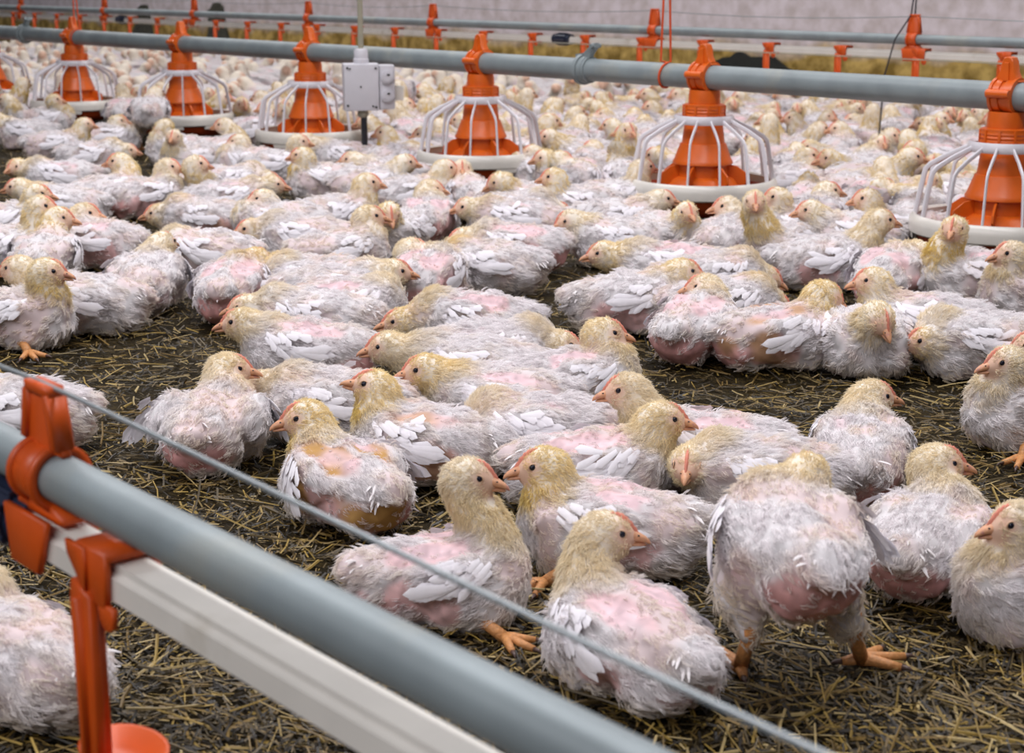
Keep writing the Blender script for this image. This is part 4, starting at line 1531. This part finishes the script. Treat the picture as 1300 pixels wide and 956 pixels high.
# ------------------------------------------------------------------ where each bird lies
# torso pixel x, y, heading (0 = to the right of the photo, 90 = away from it), head pixel x, y, direction the head looks, options, label
# options: b = bare skin on flank, rump, back; y = yellow of the neck; k = pitch of the head; st standing; fl wings held out; ft feet; tn tanned; c closed eye; s size
BIRDS = [
    # ---- near group
    (272, 540, 82, 290, 474, 8, dict(b=(.2, .55, .2), fl=1.0, y=.35, n=1), 'white chick seen from behind with both wings held out beside the straw gap'),
    (20, 525, 186, -66, 480, 186, dict(b=(.2, .2, .1), n=1), 'white chick half behind the big orange hanger at the left edge'),
    (425, 512, 172, 366, 490, 195, dict(b=(.1, .2, .1), y=.3, n=1), 'white chick whose lowered beak rests on its neighbour, right of the wing-spreading chick'),
    (440, 612, 128, 388, 530, 200, dict(b=(.9, .8, 1.0), y=1.0, tn=1.0, fl=.5, n=1), 'yellow-necked chick with a tan bare back, left of the long-necked chick near the wire'),
    (540, 562, 165, 478, 495, 178, dict(b=(.8, .3, .6), y=.9, k=14, tn=.6, n=1), 'chick with raised beak and yellow throat, tan patch behind its white wing'),
    (632, 508, 178, 550, 474, 192, dict(b=(.2, .6, .5), y=.9, n=1), 'chick with orange comb looking left from the middle of the huddle'),
    (595, 466, 182, 492, 440, 192, dict(b=(.3, .9, .2), y=.3, n=1), 'pale-faced chick below the yellow one, its head leaning left over a pink back'),
    (600, 408, 180, 510, 411, 190, dict(b=(.2, .2, .9), y=1.0, n=1), 'chick with the most yellow head and neck at the top of the centre huddle'),
    (625, 446, 2, 694, 433, 0, dict(b=(.2, .1, .4), y=.4, n=1), 'chick lying behind the huddle with only its right-facing head and white back showing'),
    (728, 484, 8, 767, 424, -4, dict(b=(.2, .3, .8), y=.45, n=1), 'chick with upright round pale head facing right at the edge of the dark gap'),
    (682, 545, 178, 620, 566, 215, dict(b=(.2, .2, .4), y=.3, n=1), 'chick with an orange comb peering out low behind the long-necked chick'),
    (772, 668, 172, 690, 592, 190, dict(b=(.7, .3, .8), y=.9, ft=1, n=1), 'large chick facing left with a yellow throat, lying behind the front chick'),
    (895, 568, 178, 797, 495, 188, dict(b=(.2, .2, .9), y=.2, n=1), 'pale chick with open pink beak facing left, long back stretching to the right'),
    (752, 592, 2, 838, 534, -4, dict(b=(.6, .2, 1.0), y=.6, n=1), 'chick with hooked orange beak facing right, in the heart of the huddle'),
    (985, 600, 176, 914, 580, 258, dict(b=(.1, .1, .3), y=.5, n=1), 'chick looking straight at the viewer behind the standing one'),
    (1003, 692, 98, 1020, 606, 80, dict(b=(.2, 1.0, .1), y=.5, st=1, ft=2, fl=.35, n=1, s=1.02, k=-10), 'standing chick with its bare rump turned to the viewer and head hidden'),
    (1180, 685, 58, 1190, 587, -4, dict(b=(.2, .6, .2), y=.4, ft=3, fl=.4, n=1), 'fluffy chick seen from behind looking right, beside the standing chick'),
    (1080, 578, 78, 1092, 510, 6, dict(b=(.5, .6, .3), y=.35, n=1), 'chick alone on the litter looking right behind the standing chick'),
    (1325, 745, 190, 1292, 664, 190, dict(b=(.4, .4, .3), y=.2, n=1), 'chick cut off by the right edge with only its orange beak and breast in view'),
    (562, 732, 4, 578, 606, -12, dict(b=(1.0, .5, .9), y=.2, ft=3, n=1, s=.95), 'long-necked chick sitting right behind the near pipe with pink bare flank'),
    (800, 812, 126, 768, 676, 2, dict(b=(.5, .4, .7), y=.2, n=1), 'front chick at the bottom of the photo with head turned back to the right'),
    (15, 838, 150, -35, 760, 170, dict(b=(.1, .1, .1), y=.3, n=1), 'chick under the white rail at the lower left corner'),
    # ---- right hand cluster
    (882, 415, 62, 896, 372, 182, dict(b=(.9, 1.0, .9), y=.3, n=2), 'pink bare-rumped chick seen from behind at the edge of the right cluster'),
    (985, 425, 14, 1042, 385, 6, dict(b=(1.0, 1.0, .8), y=.7, tn=.7, k=-25, c=1, n=2), 'dozing chick with tan bare flank and head drooping right'),
    (905, 386, 6, 956, 378, -4, dict(b=(.2, .2, .3), y=.6, k=-18, n=2), 'chick with orange comb resting its head on the tan-flanked chick'),
    (902, 354, 10, 970, 354, -8, dict(b=(.1, .2, .2), y=.5, k=-18, c=1, n=2), 'sleeping chick with its pink beak over the neighbour in the right cluster'),
    (1096, 428, 262, 1113, 404, 285, dict(b=(.6, .2, .1), y=.4, k=-32, c=1, pl=1.1, n=2), 'fluffy chick facing the viewer with drooping head, front of the right cluster'),
    (1168, 408, 174, 1110, 363, 186, dict(b=(1.0, .5, .4), y=.45, n=2), 'chick with tan head looking left over the fluffy front-facing chick'),
    (1262, 438, 180, 1208, 426, 188, dict(b=(.1, .1, .2), y=.7, n=2), 'yellow-necked chick facing left beside the fluffy front-facing chick'),
    (1362, 440, 182, 1302, 428, 186, dict(b=(.1, .1, .2), y=.2, n=2), 'chick at the right edge showing only its pink beak above the one below'),
    (1306, 518, 200, 1278, 460, 192, dict(b=(.1, .2, .1), y=.3, ft=1, n=2), 'chick at the right edge of the dark gap with an orange beak facing left'),
    (1310, 368, 200, 1284, 322, 188, dict(b=(.3, .2, .1), y=.3, n=2), 'long-necked chick facing left at the right edge, before the cropped feeder'),
    (1222, 350, 204, 1207, 290, 245, dict(b=(.7, .2, .6), y=.7, n=2), 'upright chick with neck stretched before the rim of the cropped feeder'),
    (1132, 350, 60, 1160, 322, 190, dict(b=(.6, .7, .9), y=.3, n=3), 'pink-striped chick seen from behind in the right cluster'),
    (1045, 332, 4, 1116, 280, 5, dict(b=(.9, .5, .2), y=.3, n=2), 'large white-winged chick lying side-on in the right cluster'),
    (1085, 292, 182, 1030, 268, 186, dict(b=(.1, .1, .2), y=.3, n=3), None),
    (990, 312, 236, 958, 256, 266, dict(b=(.2, .1, .1), y=.5, n=2), 'narrow-faced chick stretching up at the viewer in the right cluster'),
    (1012, 282, 190, 985, 254, 192, dict(b=(.1, .1, .2), y=.4, n=3), None),
    (915, 305, 60, 918, 262, 190, dict(b=(.8, .1, .2), y=.2, n=2), None),
    (836, 300, 300, 861, 276, 285, dict(b=(.1, .1, .1), y=.6, n=3), None),
    (782, 272, 4, 822, 262, -4, dict(b=(.1, .3, .2), y=.3, n=3), None),
    (800, 296, 184, 748, 282, 200, dict(b=(.6, .2, .2), y=.3, k=-15, n=3), None),
    (850, 340, 178, 766, 322, 192, dict(b=(.3, .2, 1.0), y=.5, n=2), 'long chick facing left with a lilac streak along its back, edge of right cluster'),
    (806, 384, 14, 860, 357, -2, dict(b=(.9, .1, .2), y=.6, ft=4, n=2), 'chick facing right with a pink quilled wing root, left end of the right cluster'),
    (1036, 270, 60, 1050, 247, -2, dict(b=(.1, .1, .1), y=.4, n=3), None),
    (1168, 262, 60, 1118, 237, 0, dict(b=(.1, .2, .1), y=.6, n=3), None),
    (1142, 284, 184, 1103, 260, 188, dict(b=(.1, .2, .1), y=.6, n=3), None),
    (1075, 236, 20, 1057, 228, -4, dict(b=(.4, .6, .1), y=.9, n=3), None),
    (1000, 224, 12, 1026, 207, -12, dict(b=(.1, .1, .1), y=.5, n=3), None),
    (1012, 210, 100, 1010, 193, 100, dict(b=(.1, .1, .1), y=.6, n=3), None),
    (1072, 202, 192, 1035, 190, 205, dict(b=(.2, .4, .1), y=.6, n=3), None),
    (1040, 172, 170, 1006, 150, 188, dict(b=(.2, .5, .2), y=.4, n=3), None),
    (1120, 158, 178, 1085, 153, 188, dict(b=(.1, .1, .1), y=.2, n=3), None),
    (1135, 180, 240, 1115, 178, 280, dict(b=(.1, .1, .1), y=.4, n=3), None),
    (1110, 206, 110, 1118, 180, 270, dict(b=(.1, .5, .1), y=.3, n=3), None),
    (1178, 212, 196, 1157, 188, 184, dict(b=(.1, .1, .1), y=.6, n=3), None),
    (1205, 172, 182, 1173, 160, 186, dict(b=(.5, .1, .1), y=.9, n=3), None),
    (1222, 245, 120, 1232, 228, 200, dict(b=(.1, .2, .1), y=.8, n=3), None),
    # ---- between the middle feeders
    (425, 364, 8, 470, 346, 4, dict(b=(.5, .2, .2), y=.3, n=2), 'chick facing right, left of the greyish tail-turned chick'),
    (440, 392, 10, 481, 381, -4, dict(b=(.3, .3, .6), y=.5, k=-12, n=2), 'chick with a bright orange comb just above the yellow-headed one'),
    (541, 354, 66, 522, 317, -4, dict(b=(.9, .6, .9), y=.3, n=2), 'pale chick above the centre huddle, sitting tail towards the viewer, looking right'),
    (622, 338, 172, 573, 330, 200, dict(b=(.1, .1, .1), y=.9, k=-30, ft=1, n=2), 'white chick with tucked yellow head at the edge of the central gap'),
    (655, 314, 178, 592, 303, 198, dict(b=(.8, .9, 1.0), y=.3, n=2), 'chick with large lilac bare back facing left beside the central gap'),
    (655, 280, 180, 600, 264, 192, dict(b=(.5, .2, .5), y=.4, n=2), 'white chick facing left above the lilac-backed one'),
    (652, 262, 4, 698, 264, 2, dict(b=(.1, .1, .1), y=.3, n=3), 'chick whose head looks right from behind the white one above the central gap'),
    (543, 278, 84, 546, 243, 4, dict(b=(.9, 1.0, .9), y=.3, n=2), 'greyish half-bald chick with its pink tail end to the viewer'),
    (432, 322, 24, 468, 285, 2, dict(b=(.5, .2, .1), y=.3, n=2), 'white chick with wattled pale face looking right, left of the half-bald chick'),
    (505, 288, 250, 494, 273, 285, dict(b=(.1, .1, .1), y=.9, k=-25, n=3), None),
    (424, 274, 14, 466, 232, 0, dict(b=(.1, .1, .2), y=.4, n=2), 'chick holding its yellowish head high, left of the feeder right of the box'),
    (495, 216, 182, 456, 207, 186, dict(b=(.1, .1, .1), y=.3, n=3), None),
    (470, 228, 4, 512, 209, -2, dict(b=(.4, .1, .1), y=.4, n=3), None),
    (524, 240, 8, 566, 214, 4, dict(b=(.3, .3, .1), y=.4, n=3), None),
    (608, 244, 110, 592, 214, 275, dict(b=(.2, .4, .1), y=.2, n=3), None),
    (728, 252, 196, 696, 228, 188, dict(b=(.1, .1, .1), y=.9, n=3), None),
    (686, 250, 188, 652, 242, 192, dict(b=(.3, .1, .1), y=.9, k=-20, n=3), None),
    (728, 226, 60, 712, 202, 0, dict(b=(.1, .1, .1), y=.4, n=3), None),
    (768, 246, 14, 808, 213, 18, dict(b=(.3, 1.0, .2), y=.3, n=3), 'chick stretching its neck towards the dish of the feeder by the cord loop'),
    # ---- left side
    (20, 400, -14, 60, 345, -2, dict(b=(.6, .1, .2), y=.6, ft=3, n=2), 'chick at the left edge with one orange leg stretched out on the litter'),
    (108, 384, 182, 24, 341, 180, dict(b=(.2, .1, .1), y=.3, n=2), 'white chick with its tail to the right, behind the leg-stretching chick'),
    (52, 326, 92, 70, 276, -6, dict(b=(.1, .1, .1), y=.7, n=3), 'tall-necked chick seen from behind near the left edge'),
    (10, 316, 0, 56, 263, 0, dict(b=(.4, .2, .2), y=.5, n=3), None),
    (8, 278, 0, 46, 253, -2, dict(b=(.1, .1, .1), y=.6, n=3), None),
    (122, 308, 172, 113, 271, -6, dict(b=(.9, .1, .5), y=.3, n=2), 'chick with bare pink shoulder looking right over its back, left side'),
    (187, 356, 94, 205, 310, 60, dict(b=(.1, .4, .1), y=.3, fl=.4, n=2), 'fluffy white chick with its tail to the viewer above the left gap'),
    (298, 366, 86, 325, 332, 60, dict(b=(.9, 1.0, .9), y=.8, n=2), 'chick with bright pink bare rump above the left gap'),
    (402, 362, 184, 366, 350, 200, dict(b=(.4, .1, .1), y=1.0, k=-30, n=2), 'chick with deep yellow tucked head right of the pink-rumped one'),
    (398, 400, 180, 324, 386, 188, dict(b=(.2, .2, .2), y=.3, n=2), 'chick with open beak facing left just above its look-alike, left of centre'),
    (392, 444, 176, 328, 418, 186, dict(b=(.2, .8, .9), y=.4, ft=4, n=1), 'chick facing left with lilac back, at the right border of the left gap'),
    (262, 322, 176, 232, 321, 192, dict(b=(.3, .7, .1), y=.4, n=3), None),
    (385, 302, 180, 320, 291, 194, dict(b=(.7, .3, .2), y=.4, n=2), None),
    (352, 276, 186, 325, 264, 202, dict(b=(.1, .1, .1), y=.4, n=3), None),
    (292, 254, 4, 342, 236, -2, dict(b=(.3, .2, .5), y=.3, n=2), None),
    (292, 226, 10, 322, 222, -2, dict(b=(.3, .1, .1), y=.4, n=3), None),
    (262, 278, 178, 216, 268, 190, dict(b=(.9, .8, .2), y=.6, tn=.7, n=2), None),
    (250, 234, 300, 250, 208, 2, dict(b=(.1, .1, .1), y=.4, n=3), None),
    (184, 250, 36, 213, 217, -4, dict(b=(.9, 1.0, .2), y=.3, n=2), 'chick with pink bare rump on the left, beside the dark litter patch'),
    (138, 238, 50, 152, 205, 190, dict(b=(.3, .6, .2), y=.6, n=3), None),
    (78, 218, 184, 20, 212, 246, dict(b=(.1, .1, .5), y=.9, n=3), None),
    (118, 192, 4, 150, 190, 0, dict(b=(.2, .2, .1), y=.4, n=3), None),
    (82, 254, 178, 24, 238, 186, dict(b=(.1, .2, .1), y=.4, n=3), None),
    # ---- upper left, round the feeders
    (72, 178, 8, 107, 158, 0, dict(b=(.1, .2, .1), y=.9, n=3), None),
    (152, 168, 10, 126, 152, 0, dict(b=(.1, .1, .1), y=.7, n=3), None),
    (34, 162, 182, 4, 156, 186, dict(b=(.1, .1, .1), y=.9, n=3), None),
    (62, 145, 4, 50, 127, 0, dict(b=(.1, .1, .1), y=.8, n=3), None),
    (178, 142, 96, 186, 118, 60, dict(b=(.1, .2, .1), y=.3, st=1, n=3), 'white chick standing with its tail turned between two feeders'),
    (226, 182, 200, 204, 170, 200, dict(b=(.1, .1, .1), y=.9, k=-55, n=3), None),
    (240, 196, 240, 221, 174, 265, dict(b=(.1, .1, .1), y=.3, n=3), None),
    (280, 186, 30, 264, 160, 186, dict(b=(.4, .1, .1), y=.4, n=3), 'chick holding its head high right of the standing tail-turned chick'),
    (318, 200, 184, 300, 186, 186, dict(b=(.2, .4, .1), y=.3, n=3), None),
    (356, 204, 0, 380, 190, 0, dict(b=(.2, .5, .1), y=.3, n=3), None),
    (438, 192, 182, 388, 178, 186, dict(b=(.8, .1, .1), y=.2, n=3), None),
    (412, 222, 200, 384, 207, 188, dict(b=(.1, .1, .1), y=.9, n=3), None),
    (215, 150, 200, 210, 138, 190, dict(b=(.1, .1, .1), y=.6, n=3), None),
    # ---- behind the box and the feeders
    (520, 190, 190, 492, 177, 188, dict(b=(.1, .1, .1), y=.9, n=3), None),
    (528, 172, 300, 511, 182, 300, dict(b=(.1, .1, .1), y=.4, k=-30, n=3), None),
    (500, 198, 30, 530, 192, 40, dict(b=(.1, .1, .1), y=.8, n=3), None),
    (498, 150, 20, 516, 132, 0, dict(b=(.1, .1, .1), y=.7, n=3), None),
    (530, 152, 10, 538, 132, 0, dict(b=(.1, .1, .1), y=.8, n=3), None),
    (506, 116, 95, 518, 117, 0, dict(b=(.1, .2, .1), y=.6, st=1, n=3), None),
    (742, 188, 182, 697, 174, 186, dict(b=(.1, .1, .1), y=.9, n=3), None),
    (728, 166, 2, 772, 178, -10, dict(b=(.5, .4, .1), y=.6, n=3), 'chick with rounded pink-edged wing lying right of the feeder by the box'),
    (710, 144, 4, 749, 131, 0, dict(b=(.1, .1, .1), y=.6, n=3), None),
    (778, 156, 178, 796, 145, 188, dict(b=(.3, .1, .1), y=.7, n=3), None),
    (828, 186, 182, 797, 173, 188, dict(b=(.1, .1, .1), y=.4, n=3), None),
    (760, 132, 6, 805, 127, 0, dict(b=(.3, .1, .1), y=.9, n=3), None),
    (690, 210, 182, 692, 194, 186, dict(b=(.1, .1, .1), y=.9, n=3), None),
    (760, 205, 120, 750, 192, 200, dict(b=(.2, .3, .1), y=.4, n=3), None),
    (858, 208, 10, 848, 200, 0, dict(b=(.1, .1, .1), y=.6, n=3), None),
]


def solve(b):
    """world place, heading and head of one listed bird"""
    tx, ty, hd, hx, hy, hz, o, lab = b
    s = o.get('s', 1.0) * float(np.interp(ty, [350, 450, 600, 800], [0.94, 0.89, 0.83, 0.80]))
    if o.get('n') == 3 and ty < 300 and not o.get('st'):
        ty += 7
    zc = 0.050 * s + (0.080 * s if o.get('st') else 0)
    c = ground(tx, ty, zc)
    base = Vector((c.x, c.y, 0))
    a = math.radians(hd)
    R = Matrix.Rotation(a, 3, 'Z')
    nb = Vector((0.056, 0, zc + 0.022 * s))
    w = base + R @ Vector((nb.x * s, 0, nb.z))
    d = ray(hx, hy)
    cam0 = Vector((0, 0, CAM_H))
    q = cam0 + d * ((w + R @ Vector((0.03 * s, 0, 0.02)) - cam0).dot(d) / d.dot(d))
    v = R.transposed() @ (q - w)
    L = v.length
    mx, mn = (0.105 * s, 0.046 * s)
    if L > mx:
        v *= mx / L
    elif L < mn:
        v *= mn / max(L, 1e-6)
    v /= s
    H = Vector((0.056 + v.x, v.y, 0.072 + v.z))
    H.z = max(H.z, 0.052)
    if H.x < 0.03:
        H.x = 0.03
    look = math.radians(((hz - hd + 180) % 360) - 180)
    return base, a, (H.x, H.y, H.z), look, s


PLACED = []      # (x, y, heading, size) of every bird, to keep the flock from lying inside one another


def spots(x, y, a, s):
    c, sn = math.cos(a), math.sin(a)
    return [(x + c * k * s, y + sn * k * s, r * s) for k, r in ((0.052, 0.042), (0.0, 0.050), (-0.055, 0.041))]


def relax(items, n=60, pull=0.06, lim=0.05):
    """push listed birds apart a little"""
    home = [(it[0], it[1]) for it in items]
    for _ in range(n):
        for i in range(len(items)):
            for j in range(i):
                A, B = items[i], items[j]
                if abs(A[0] - B[0]) > 0.26 or abs(A[1] - B[1]) > 0.26:
                    continue
                px = py = 0.0
                for ax, ay, ar in spots(*A):
                    for bx, by, br in spots(*B):
                        dx, dy = ax - bx, ay - by
                        L = math.hypot(dx, dy) + 1e-6
                        ov = ar + br - L
                        if ov > 0:
                            px += dx / L * ov * 0.25
                            py += dy / L * ov * 0.25
                A[0] += px * 0.5
                A[1] += py * 0.5
                B[0] -= px * 0.5
                B[1] -= py * 0.5
        for it, h in zip(items, home):
            it[0] += (h[0] - it[0]) * pull
            it[1] += (h[1] - it[1]) * pull
            dx, dy = it[0] - h[0], it[1] - h[1]
            L = math.hypot(dx, dy)
            if L > lim:
                it[0], it[1] = h[0] + dx / L * lim, h[1] + dy / L * lim


QUAL = {1: (15000, 0.0040, 0.00029), 2: (7500, 0.0045, 0.00040), 3: (3200, 0.0055, 0.00060)}
MADE = []        # (object, description) for the labels
sol = [solve(b) for b in BIRDS]
items = [[q[0].x, q[0].y, q[1], q[4]] for q in sol]
relax(items)
for i, (b, q, it) in enumerate(zip(BIRDS, sol, items)):
    o = b[6]
    ns, st, wd = QUAL[o.get('n', 3)]
    p = Pose(head=q[2], look=q[3], pitch=math.radians(o.get('k', -4)), stand=bool(o.get('st')), flare=o.get('fl', 0.0), bare=o['b'], yellow=o.get('y', .3),
             seed=101 + i, strands=ns, step=st, plump=o.get('pl', 1.0), feet=o.get('ft', 0), tanned=o.get('tn', 0.0), width=wd, closed=bool(o.get('c')))
    ob = make_bird(bird_data(p), (it[0], it[1], 0), q[1], q[4])
    PLACED.append(tuple(it))
    MADE.append([ob, b[7], b[5], b[6], True])

# ---- the flock beyond: a few models repeated as separate birds
rng = np.random.default_rng(77)
PROTO = []
for k in range(12):
    lk = [0.0, 0.5, -0.5, 1.2, -1.2, 0.2, -0.2, 2.0, -2.0, 0.0, 0.8, -0.8][k]
    h = [(0.098, 0, 0.112), (0.094, 0.02, 0.120), (0.094, -0.02, 0.120), (0.078, 0.03, 0.112), (0.078, -0.03, 0.112), (0.080, 0, 0.150), (0.104, 0, 0.092), (0.066, 0.02, 0.110),
         (0.066, -0.02, 0.110), (0.072, 0, 0.094), (0.090, 0.01, 0.135), (0.100, -0.01, 0.100)][k]
    p = Pose(head=h, look=lk, pitch=-0.1, bare=tuple(rng.uniform(0.05, 0.75, 3)), yellow=float(rng.uniform(0.3, 1.0)), seed=900 + k, strands=2600, step=0.0065, width=0.00070)
    d = bird_data(p)
    PROTO.append((d, lk))


def free(x, y, a, s, slack=1.0):
    for q in PLACED:
        if abs(q[0] - x) < 0.26 and abs(q[1] - y) < 0.26:
            for ax, ay, ar in spots(x, y, a, s):
                for bx, by, br in spots(*q):
                    if math.hypot(ax - bx, ay - by) < (ar + br) * slack:
                        return False
    for t in FEED_T:
        f = LP(N_FEED, t, 0)
        if math.hypot(f.x - x, f.y - y) < 0.235:
            return False
    return True


def in_far(x, y):
    nn_ = x * N.x + y * N.y
    px, py, Z = project((x, y, 0.05))
    if not (-40 < px < 1345) or nn_ > N_WALL - 0.14:
        return False
    # the flock lies beyond the feeders, and on the left also on this side of them
    if nn_ > N_FEED + 0.04:
        return True
    return nn_ > N_FEED - 0.42 and px < 40 and py < 150


N_EACH = 300 - len(BIRDS)
cand = []
for tries in range(60000):
    y = 2.2 + 8.5 * rng.random() ** 1.1
    x = (rng.random() * 2 - 1) * (0.36 * y + 0.2)
    if in_far(x, y):
        cand.append((x, y, rng.uniform(0, 2 * PI), rng.uniform(0.93, 1.06)))
far = []
for c in cand:
    if free(*c):
        PLACED.append(c)
        far.append(c)
far.sort(key=lambda c: project((c[0], c[1], 0.05))[2])
print('BIRDS listed', len(BIRDS), 'far', len(far))
GROUP = 'young chickens of the flock on the litter'
for i, c in enumerate(far[:N_EACH]):
    d, lk = PROTO[int(rng.integers(len(PROTO)))]
    ob = make_bird(d, (c[0], c[1], 0), c[2], c[3])
    hz = math.degrees(c[2] + lk)
    MADE.append([ob, None, hz, {}, False])


# ---- the rest of the packed flock at the back, too many and too small to part
def mass(rest):
    V, F, Cl, n = [], [], [], 0
    lows = []
    for k in range(5):
        p = Pose(head=[(0.098, 0, 0.112), (0.080, 0, 0.135), (0.078, 0.03, 0.112), (0.104, 0, 0.092), (0.066, -0.02, 0.110)][k], look=[0, .4, 1.2, -.3, -2][k], bare=(.3, .4, .3), yellow=.7, seed=950 + k, strands=300, step=0.0085)
        d = bird_data(p)
        me = d['body']
        v = np.empty(len(me.vertices) * 3)
        me.vertices.foreach_get('co', v)
        v = v.reshape(-1, 3)
        f = np.array([list(q.vertices) for q in me.polygons])
        col = np.empty(len(v) * 4, dtype=np.float32)
        me.attributes['col'].data.foreach_get('color', col)
        v = v + (vnoise(v * 90, 5)[:, None] - 0.4) * 0.006 * np.sign(v * [1, 1, 0])
        lows.append((v, f, col.reshape(-1, 4)[:, :3]))
    for x, y, a, s in rest:
        v, f, cl = lows[int(rng.integers(5))]
        c, sn = math.cos(a), math.sin(a)
        w = np.stack([x + s * (c * v[:, 0] - sn * v[:, 1]), y + s * (sn * v[:, 0] + c * v[:, 1]), s * v[:, 2]], 1)
        V.append(w)
        F.append(f + n)
        Cl.append(cl)
        n += len(w)
    o = link('chicken_flock', mesh_np('flock', np.concatenate(V), np.concatenate(F), [M['skin']], col=np.concatenate(Cl)))
    tag(o, 'hazy mass of small white chicks packed along the foot of the back wall', 'flock', kind='stuff')


if len(far) > N_EACH:
    mass(far[N_EACH:])


# ------------------------------------------------------------------ a label for every bird that has none yet
def facing(hz):
    hz %= 360
    if hz < 40 or hz > 320:
        return 'right'
    if hz < 140:
        return 'away'
    if hz < 220:
        return 'left'
    return 'forward'


FEED_NAME = ['the right-edge feeder', 'the cord-loop feeder', 'the box-right feeder', 'the box-left feeder', 'the standing-chick feeder', 'the clamp-side feeder', 'the left-edge feeder']
ORD = _ordw


def zone(o):
    x, y = o.location.x, o.location.y
    nn_, t = x * N.x + y * N.y, x * D.x + y * D.y
    # gaps between neighbouring feeders, counted by the feeder at their left end
    k = min(range(len(FEED_T)), key=lambda i: abs(FEED_T[i] - t))
    f = FEED_NAME[k]
    dn = nn_ - N_FEED
    if dn < -0.55:
        return 'well in front of ' + f
    if dn < -0.02:
        return 'just before ' + f
    if dn < 0.40:
        return 'just behind ' + f
    if dn < 0.85:
        return 'beyond ' + f
    if dn < 1.35:
        return 'by the far rail beyond ' + f
    return 'by the wall beyond ' + f


FACE_W = {'right': 'facing right', 'left': 'facing left', 'away': 'turned away', 'forward': 'facing the viewer'}
buckets = {}
for rec in MADE:
    ob, lab, hz, opt, listed = rec
    ob['category'] = 'chicken'
    ob['group'] = GROUP
    if lab:
        ob['label'] = lab
        continue
    buckets.setdefault((zone(ob), facing(hz)), []).append(rec)
for (z, fc), recs in buckets.items():
    recs.sort(key=lambda r: project(r[0].location)[0])
    for i, r in enumerate(recs):
        w = 'white chick %s, %s' % (FACE_W[fc], z)
        if len(recs) > 1:
            w = 'white chick %s, %s, %s from left' % (FACE_W[fc], z, ORD[i])
        r[0]['label'] = w
